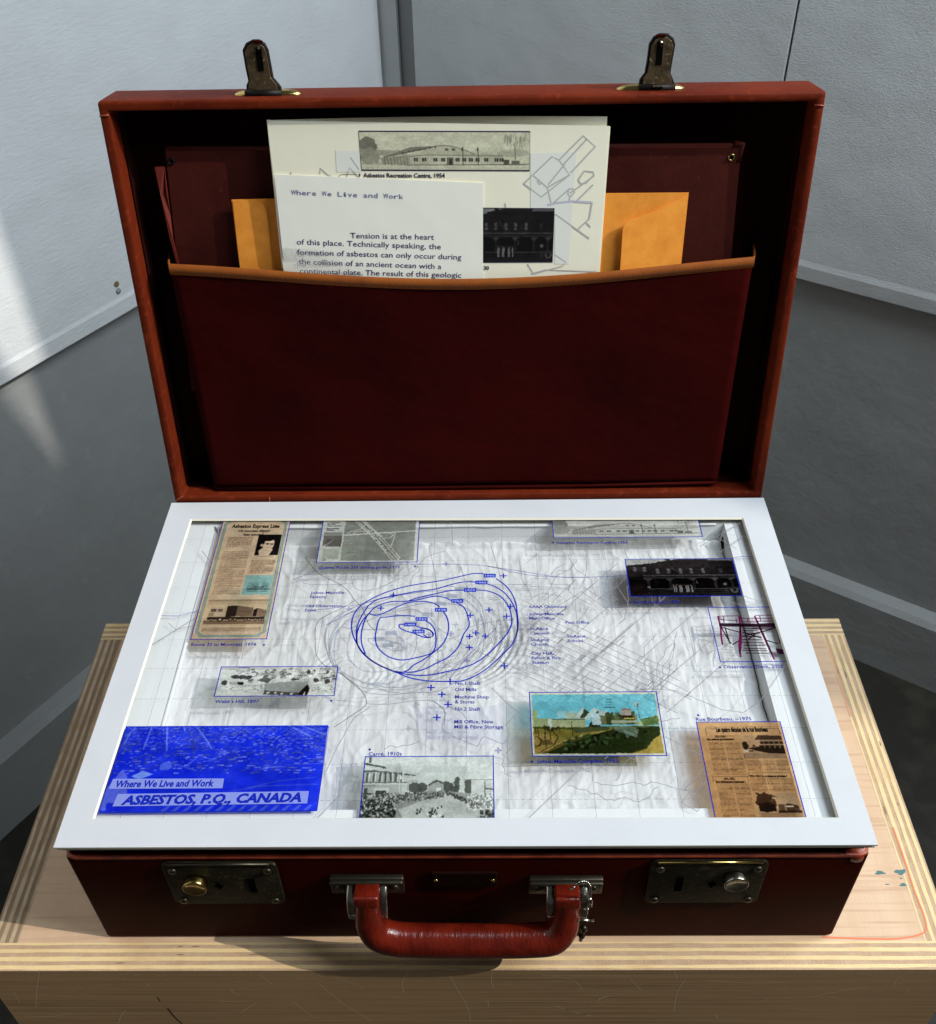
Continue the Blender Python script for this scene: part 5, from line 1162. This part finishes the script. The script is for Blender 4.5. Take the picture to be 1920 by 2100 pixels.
stroke('deck_step', [[(1098,665),(1235,668)], [(1098,685),(1240,688)], [(1098,705),(1248,708)], [(1098,735),(1262,738)], [(1098,762),(1275,765)], [(1098,785),(1285,788)], [(1110,810),(1295,812)], [(1110,838),(1305,842)], [(1100,855),(1315,858)], [(1128,878),(1330,880)]], .0007, INK_PLUM)
mb = MB(); mb.add([Pz(zo(*p),4) for p in [(1385,838),(1450,845),(1465,885),(1410,888),(1395,870)]], [(0,1,2,3,4)]); flat('deck_block', mb, INK_PLUM)
# title panels on the blue cover
zt = zq(190, 1480, 1843/490)
LTBLUE = ink('pale_blue_box_ink', (146, 158, 226), .92)
for pts in [[(160,443),(1015,440),(1003,515),(125,520)], [(195,560),(1670,537),(1655,632),(155,655)]]:
    mb = MB(); mb.add([Pz(zt(*p),5) for p in pts], [(0,1,2,3)]); flat('title_box', mb, LTBLUE)
mb = MB(); mb.ribbon([Pz(zt(*p),4) for p in [(262,42),(1824,42),(1732,688),(50,703)]], .0008, z=zi(4), closed=True); flat('picture_border', mb, INK_FILL)
TITLE = ink('title_blue_ink', (28, 44, 178), .97)
cap_("Where We Live and Work", zt(175,507), zt(932,500), .0050, TITLE, 7, .030, 'title', .12)
cap_("ASBESTOS, P.Q., CANADA", zt(218,642), zt(1610,618), .0066, TITLE, 7, .045, 'title', .22)
# newspaper headlines
zn = zq(380, 1050, 1843/360)
for s, a, b, h, bo in [("Asbestos Express Ltée", (487,168),(990,168), .0042, .04), ("Un nouveau départ", (560,213),(888,212), .0029, .03), ("bien amorcé", (612,252),(822,250), .0029, .03),
                    ("Le conseil", (722,796),(830,795), .0016, .03), ("d'administration actuel", (642,817),(892,816), .0016, .03)]:
    cap_(s, zn(*a), zn(*b), h, INK_BLACK, 6, bo, 'headline')
for s, a, b, h, bo in [("Les quatre décades de la rue Bourbeau", (588,142),(1285,138), .0038, .05), ("1921-1941:", (570,218),(720,218), .0018, .04), ("Son enfance prometteuse !", (465,256),(832,252), .0018, .04),
                    ("1941-1951:", (693,792),(845,790), .0018, .04), ("Son adolescence heureuse !", (583,830),(985,830), .0020, .04), ("1951-1961: la croissance promise !", (1040,755),(1545,752), .0019, .04)]:
    cap_(s, zc4(*a), zc4(*b), h, INK_BLACK, 6, bo, 'headline')
zqb = zq(640, 1050, 1843/260)
for s, a, b in [("La conduite", (228,168),(405,166)), ("sur les", (225,190),(340,188)), ("voies rapides", (222,214),(430,212)), ("Expressway", (218,254),(400,250)), ("driving", (214,276),(325,275))]: cap_(s, zqb(*a), zqb(*b), .0014, INK_BLACK, 6, .03, 'headline')

# ================================================================ PAPERS IN THE LID
def bp(l): return .0036+.020*(l-.20)                              # how deep the booklet stands behind the rim
def lid_pt(px, py, bf):
    b = bf(.25)
    for _ in range(8): x, l = lid_px(px*K, py*K, b); b = bf(l)
    return x, l
def sheet(name, mt, corners, bf, thick, label=None, cat=None, parent=None, bow=0.0, top=None, nx=24, ny=16, extra=.10):
    """paper standing in the pocket; corners TL, TR, BR, BL as (x, l); runs on below the pocket edge by extra"""
    TL, TR, BR, BL = [np.array(c, float) for c in corners]
    dl = (BL-TL)/max(1e-6, TL[1]-BL[1]); dr = (BR-TR)/max(1e-6, TR[1]-BR[1]); BL = BL+dl*extra; BR = BR+dr*extra
    vs = []
    for j in range(ny+1):
        for i in range(nx+1):
            u, v = i/nx, j/ny; q = (TL*(1-u)+TR*u)*(1-v)+(BL*(1-u)+BR*u)*v
            b = bf(q[1])+bow*math.sin(math.pi*u)*(1-v)
            if q[1] < .215:
                ff = min(1.0, max(0.0, (q[1]-.0095)/(ltop(q[0])-.0095))); b = max(b, pocket_b(q[0], ff)+.0016+thick)
            vs.append(Lp(q[0], q[1], b))
    mb = MB(); mb.add(vs, [(j*(nx+1)+i, (j+1)*(nx+1)+i, (j+1)*(nx+1)+i+1, j*(nx+1)+i+1) for j in range(ny) for i in range(nx)])
    o = mb.obj(name, mt, parent, smooth=False, fix=False); s = o.modifiers.new('thickness', 'SOLIDIFY'); s.thickness = thick; s.offset = 0
    if label: o['label'] = label
    if cat: o['category'] = cat
    return o
# booklet
bk = empty('booklet', (0,0,0), 'large folded cream map sheet standing tallest in the lid pocket', 'folded map')
bk_c = [lid_pt(528,237,bp), lid_pt(1199,248,bp), lid_pt(1178,536,bp), lid_pt(558,531,bp)]
sheet('front_leaf', M['paper'], bk_c, bp, .0003, parent=bk)
sheet('front_leaf', M['paper'], [(x+.0012, l-.0006) for x, l in bk_c[:2]]+[(x+.0012, l) for x, l in bk_c[2:]], lambda l: bp(l)+.0013, .0004, parent=bk)
bb = lambda l: bp(l)+.0045
sheet('back_leaf', M['paper'], [(bk_c[0][0], bk_c[0][1]-.0002), lid_pt(1195,228,bb), lid_pt(1178,536,bb), (bk_c[3][0], bk_c[3][1])], lambda l: bp(l)+.0022, .0005, parent=bk, bow=.006)
mb = MB(); q = [Lp(*bk_c[0], bp(bk_c[0][1])), Lp(bk_c[3][0], bk_c[3][1], bp(bk_c[3][1]))]; mb.tube([q[0]+LV*.0014, q[1]+LV*.0014], .0013, 8); mb.obj('fold', M['paper'], bk, smooth=True)
def BKp(px, py, lift=.00032, bf=bp):
    x, l = lid_pt(px/K, py/K, bf); return Lp(x, l, bf(l)-lift)
zbk = zq(540, 220, 1843/740)
def bk_lines(segs, w, m, lift=.00032, nm='printed_road'):
    mb = MB()
    for s in segs: mb.ribbon([BKp(*zbk(*p), lift) for p in s], w, up=tuple(-LV))
    mb.obj(nm, m, bk, fix=False)
bk_lines([[(1330,390),(1475,252),(1510,270),(1565,345),(1420,458),(1330,390)], [(1380,350),(1450,410),(1470,490)], [(1510,270),(1635,145),(1697,200),(1570,335)], [(1655,160),(1530,295)], [(1450,410),(1565,345)], [(1455,395),(1540,290)],
          [(1400,375),(1410,395),(1425,385)], [(1565,440),(1690,350)], [(1610,370),(1640,325),(1685,330),(1690,345),(1650,385),(1620,390),(1610,370)], [(1555,445),(1560,420),(1580,415),(1590,435),(1570,455),(1555,445)], [(1480,490),(1565,415)],
          [(1490,545),(1665,670)], [(1610,620),(1665,570),(1680,485)], [(1650,590),(1672,612)], [(1565,455),(1562,480)], [(1600,480),(1685,395)]], .0011, TXT_GREY)
bk_lines([[(1450,500),(1500,488),(1580,480),(1680,486)]], .0016, TXT_LILAC, .00034)
bk_lines([[(290,340),(290,310),(330,345),(370,365)], [(425,360),(440,308),(490,360)], [(445,255),(490,320)], [(140,350),(142,330)], [(1235,490),(1240,515)], [(1350,800),(1380,850),(1530,810),(1545,790),(1490,755)], [(1370,850),(1440,830),(1700,840)]], .0009, TXT_GREY)
def bk_flat(name, pts, m, lift): 
    mb = MB(); mb.add([BKp(*zbk(*p), lift) for p in pts], [tuple(range(len(pts)))[::-1]]); return mb.obj(name, m, bk, fix=False)
bk_flat('show_through_patch', [(370,222),(488,222),(500,330),(375,330)], TXT_WASH, .00029)
bk_flat('show_through_patch', [(1365,235),(1600,228),(1560,800),(1488,800),(1488,515),(1365,515)], TXT_WASH, .00029)
c4 = [BKp(*zbk(*p), .00034) for p in [(488,122),(1363,124),(1360,323),(503,320)]]; place_pic('hall_drawing', pic_rec((206,204,176), (34,32,26), 330), c4, PHOTO_PAPER, bk, 'pencil drawing of a long hall', .6)
mb = MB(); mb.ribbon([BKp(*zbk(*p), .00038) for p in [(488,122),(1363,124),(1360,323),(503,320)]], .0009, closed=True, up=tuple(-LV)); mb.obj('picture_border', TXT_BLACKBLUE, bk, fix=False)
c4 = [BKp(*zbk(*p), .00034) for p in [(1000,513),(1487,517),(1477,790),(1010,792)]]; place_pic('hotel_photo', pic_hotel(240, .62), c4, PHOTO_PAPER, bk, 'very dark hotel photo')
mb = MB(); mb.ribbon([BKp(*zbk(*p), .00038) for p in [(1000,513),(1487,517),(1477,790),(1010,792)]], .0007, closed=True, up=tuple(-LV)); mb.obj('picture_border', TXT_BLACKBLUE, bk, fix=False)
def text_on(parent, s, fn, a, b, h, m, bold=0, nm='printed_line', mono=False):
    A = np.array(fn(*a)); B = np.array(fn(*b)); d = B-A; w = np.linalg.norm(d); d = d/w; ay = np.cross(-LV, d); ay = ay/np.linalg.norm(ay)
    if not mono: return text_mesh(nm, s, m, parent, A, d, ay, w, h, bold)
    n = len(s); mbx = []
    for i, ch in enumerate(s):
        if ch != ' ': mbx.append((i, ch))
    step = w/(n-.35); obs = []
    for i, ch in mbx:
        cw = step*(.46 if ch in 'il' else 1.0 if ch in 'W' else .80); off = (step*.86-cw)/2
        obs.append(text_mesh(nm, ch, m, parent, A+d*(i*step+off), d, ay, cw, h, bold))
    # slab feet and join into one line
    bm = bmesh.new()
    for o in obs: bm.from_mesh(o.data); me = o.data; bpy.data.objects.remove(o); bpy.data.meshes.remove(me)
    me = bpy.data.meshes.new(nm); bm.to_mesh(me); bm.free(); me.materials.append(m); o = bpy.data.objects.new(nm, me); COL.objects.link(o); o.parent = parent; return o
fb = lambda x, y: BKp(*zbk(x, y), .00038)
text_on(bk, "Asbestos Recreation Centre, 1954", fb, (512,357), (928,359), .0031, TXT_BLACKBLUE, .03)
text_on(bk, "30", fb, (1126,829), (1153,830), .0030, TXT_BLACKBLUE, .03)
bk_lines([[(490,346),(496,346)]], .0022, TXT_BLACKBLUE, .00038, 'dot')
bk_lines([[(375,362),(400,342)], [(402,342),(480,342)]], .0003, TXT_BLACKBLUE, .00038, 'leader_line')
# letter
lbf = lambda l: bp(l)-.0014
lt = empty('letter', (0,0,0), 'smaller off-white typed letter in front of the folded map, in the lid pocket', 'letter')
lt_c = [lid_pt(540,343,lbf), lid_pt(951,360,lbf), lid_pt(951,546,lbf), lid_pt(560,531,lbf)]
sheet('page', M['letter'], lt_c, lbf, .0003, parent=lt)
fl_ = lambda x, y: BKp(*zbk(x, y), .00028, lbf)
text_on(lt, "Where We Live and Work", fl_, (145,446), (711,468), .0036, TXT_TYPE, .004, mono=True)
for s, a, b in [("Tension is at the heart", (446,668), (873,676)), ("of this place. Technically speaking, the", (172,700), (908,725)), ("formation of asbestos can only occur during", (175,752), (1012,778)),
                ("the collision of an ancient ocean with a", (182,800), (910,826)), ("continental plate. The result of this geologic", (188,848), (1012,870))]:
    text_on(lt, s, fl_, a, b, .0042, TXT_NAVY, .004)
# envelopes
def envelope(corners, bf, label, flap, hinge, rise):
    e = empty('envelope', (0,0,0), label, 'envelope', 'brown envelopes in the lid pocket')
    sheet('envelope_body', M['kraft'], corners, bf, .0006, parent=e)
    pts = [lid_pt(*p, lambda l: bf(l)-.0010) for p in flap]
    mb = MB(); mb.prism([Lp(x, l, bf(l)-.0006-rise*abs(x-hinge)) for x, l in pts], -LV*.00035); mb.obj('envelope_flap', M['kraft'], e)
    return e
eb = lambda l: .0100+.03*(l-.2)
cL = [lid_pt(456,393,eb), lid_pt(600,389,eb), lid_pt(608,540,eb), lid_pt(473,535,eb)]
envelope(cL, eb, 'shaded brown envelope at the left, half hidden behind the letter', [(458,395),(500,393),(517,401),(524,412),(528,440),(537,538),(474,538)], cL[0][0], .02)
eb2 = lambda l: .0072+.02*(l-.2)
cR = [lid_pt(1120,381,eb2), lid_pt(1356,379,eb2), lid_pt(1340,530,eb2), lid_pt(1120,540,eb2)]
envelope(cR, eb2, 'bright sunlit orange envelope at the right of the folded map', [(1354,381),(1325,398),(1290,414),(1255,426),(1238,431),(1229,438),(1225,448),(1219,540),(1338,528)], cR[1][0], .085)
# leather board at the back of the lid
dbf = lambda l: .0165+.02*(l-.2)
db = empty('leather_panel', (0,0,0), 'dark maroon leather-covered panel with eyelets behind the papers in the lid', 'panel')
dc = [lid_pt(326,293,dbf), lid_pt(1459,287,dbf), lid_pt(1437,525,dbf), lid_pt(352,530,dbf)]
sheet('panel_board', M['board'], dc, dbf, .0024, parent=db)
mb = MB(); mb.tube([Lp(dc[0][0], dc[0][1], dbf(dc[0][1])), Lp(dc[1][0]-.004, dc[1][1]+.0003, dbf(dc[1][1]))], .0018, 8); mb.tube([Lp(dc[1][0]-.005, dc[1][1]+.0015, dbf(dc[1][1])-.0005), Lp(dc[1][0]+.0005, dc[1][1]+.0010, dbf(dc[1][1])), Lp(dc[1][0]-.0004, dc[1][1]-.010, dbf(dc[1][1]))], .0026, 10)
mb.obj('panel_edge', M['board'], db, smooth=True)
for px, py, mm in ((338,317,'black_metal'), (1440,309,'brass')):
    x, l = lid_pt(px, py, dbf); c = Lp(x, l, dbf(l)-.0012); mb = MB(); mb.lathe(c, -LV, [(.0027,0),(.0027,.0006),(.0020,.0010),(.0014,.0006),(.0013,-.0003)], 18); ey = mb.obj('eyelet', M[mm], db, smooth=True)
    mb = MB(); mb.lathe(c-LV*.0003, -LV, [(.0014,0),(.0013,.0002)], 14); mb.obj('eyelet_hole', M['hole'], ey)
rg = [lid_pt(*p, lambda l: .0140) for p in [(303,331),(322,330),(328,375),(334,425),(340,470),(352,520),(348,522),(334,470),(322,420),(316,380)]]
mb = MB(); mb.prism([Lp(x, l, .0150+.002*math.sin(l*140)) for x, l in rg], LV*.0012); mb.obj('torn_edge', M['rag'], db)

# ================================================================ KEY CHAIN
zk = zq(1060, 1760, 1843/200)
def KP(x, y, yy=-.0125): q = zk(x, y); return PY(q[0], q[1], yy)
kc = empty('key_chain', (0,0,0), 'small ball chain with split ring and key hanging from the right handle mount', 'key chain')
prev = None
for (x, y) in [(1040,590),(1085,545),(1135,492),(1180,462),(1225,446),(1265,440),(1307,447),(1345,467),(1370,492),(1385,522),(1388,552),(1389,582),(1388,612),(1386,640),(1384,667),(1382,694),(1380,722)]:
    c = KP(x, y, -.0150); mb = MB(); r_ = .00110
    mb.lathe(Vector(c)-Vector((0,0,r_)), (0,0,1), [(.0002,0),(r_*.7,r_*.3),(r_,r_),(r_*.7,r_*1.7),(.0002,2*r_)], 10); mb.obj('ball', M['steel'], kc, smooth=True)
mb = MB(); mb.tube([KP(1380,755,-.015), KP(1390,790,-.015), KP(1393,850,-.015), KP(1388,890,-.015), KP(1372,918,-.015)], [.0010,.0017,.0018,.0017,.0009], 12); mb.obj('chain_clasp', M['steel'], kc, smooth=True)
mb = MB(); c = KP(1335,957,-.015); mb.lathe(Vector(c)-Vector((0,0,.0011)), (0,0,1), [(.0002,0),(.0009,.0003),(.0012,.0011),(.0009,.0019),(.0002,.0022)], 10); mb.obj('ball', M['steel'], kc, smooth=True)
rc = KP(1235,1170,-.014); mb = MB(); pth = []
for k in range(61):
    a = 2*math.pi*k/30; pth.append(Vector(rc)+Vector((.0072*math.cos(a), -.0040*math.sin(a)+.00060*(k/60-.5)*2, .0082*math.sin(a))))
mb.tube(pth, .00060, 8, ref=(0,1,0)); mb.obj('split_ring', M['steel'], kc, smooth=True)
kt, kb = KP(1262,1345,-.014), KP(1205,1545,-.014)
ax_ = Vector(kb)-Vector(kt); Lk = ax_.length
mb = MB(); mb.lathe(kt, ax_, [(.0008,-.004),(.0022,-.002),(.0024,0),(.0014,.0006),(.0013,Lk*.52),(.0022,Lk*.55),(.0022,Lk*.62),(.0013,Lk*.66),(.0013,Lk*1.0),(.0004,Lk*1.02)], 16); mb.obj('key', M['steel_dark'], kc, smooth=True)

# ---- put every thing's empty at its base, its parts staying where they are
for root, loc in ((boxr, (0, .138, FZ)), (case, (0, .16, HB)), (disp, (0, .16, -.03)), (bk, tuple(Lp(-.015, .10, .01))), (lt, tuple(Lp(-.06, .10, .008))), (db, tuple(Lp(0, .10, .02))), (kc, tuple(KP(1225, 446, -.015)))):
    root.location = loc
    for ch in [o for o in bpy.data.objects if o.parent == root]: ch.matrix_parent_inverse = Matrix.Translation(Vector(loc)).inverted()
for root in [o for o in bpy.data.objects if o.name.startswith('envelope') and o.type == 'EMPTY']:
    loc = Lp(-.15 if root.name == 'envelope' else .14, .12, .012); root.location = loc
    for ch in [o for o in bpy.data.objects if o.parent == root]: ch.matrix_parent_inverse = Matrix.Translation(Vector(loc)).inverted()
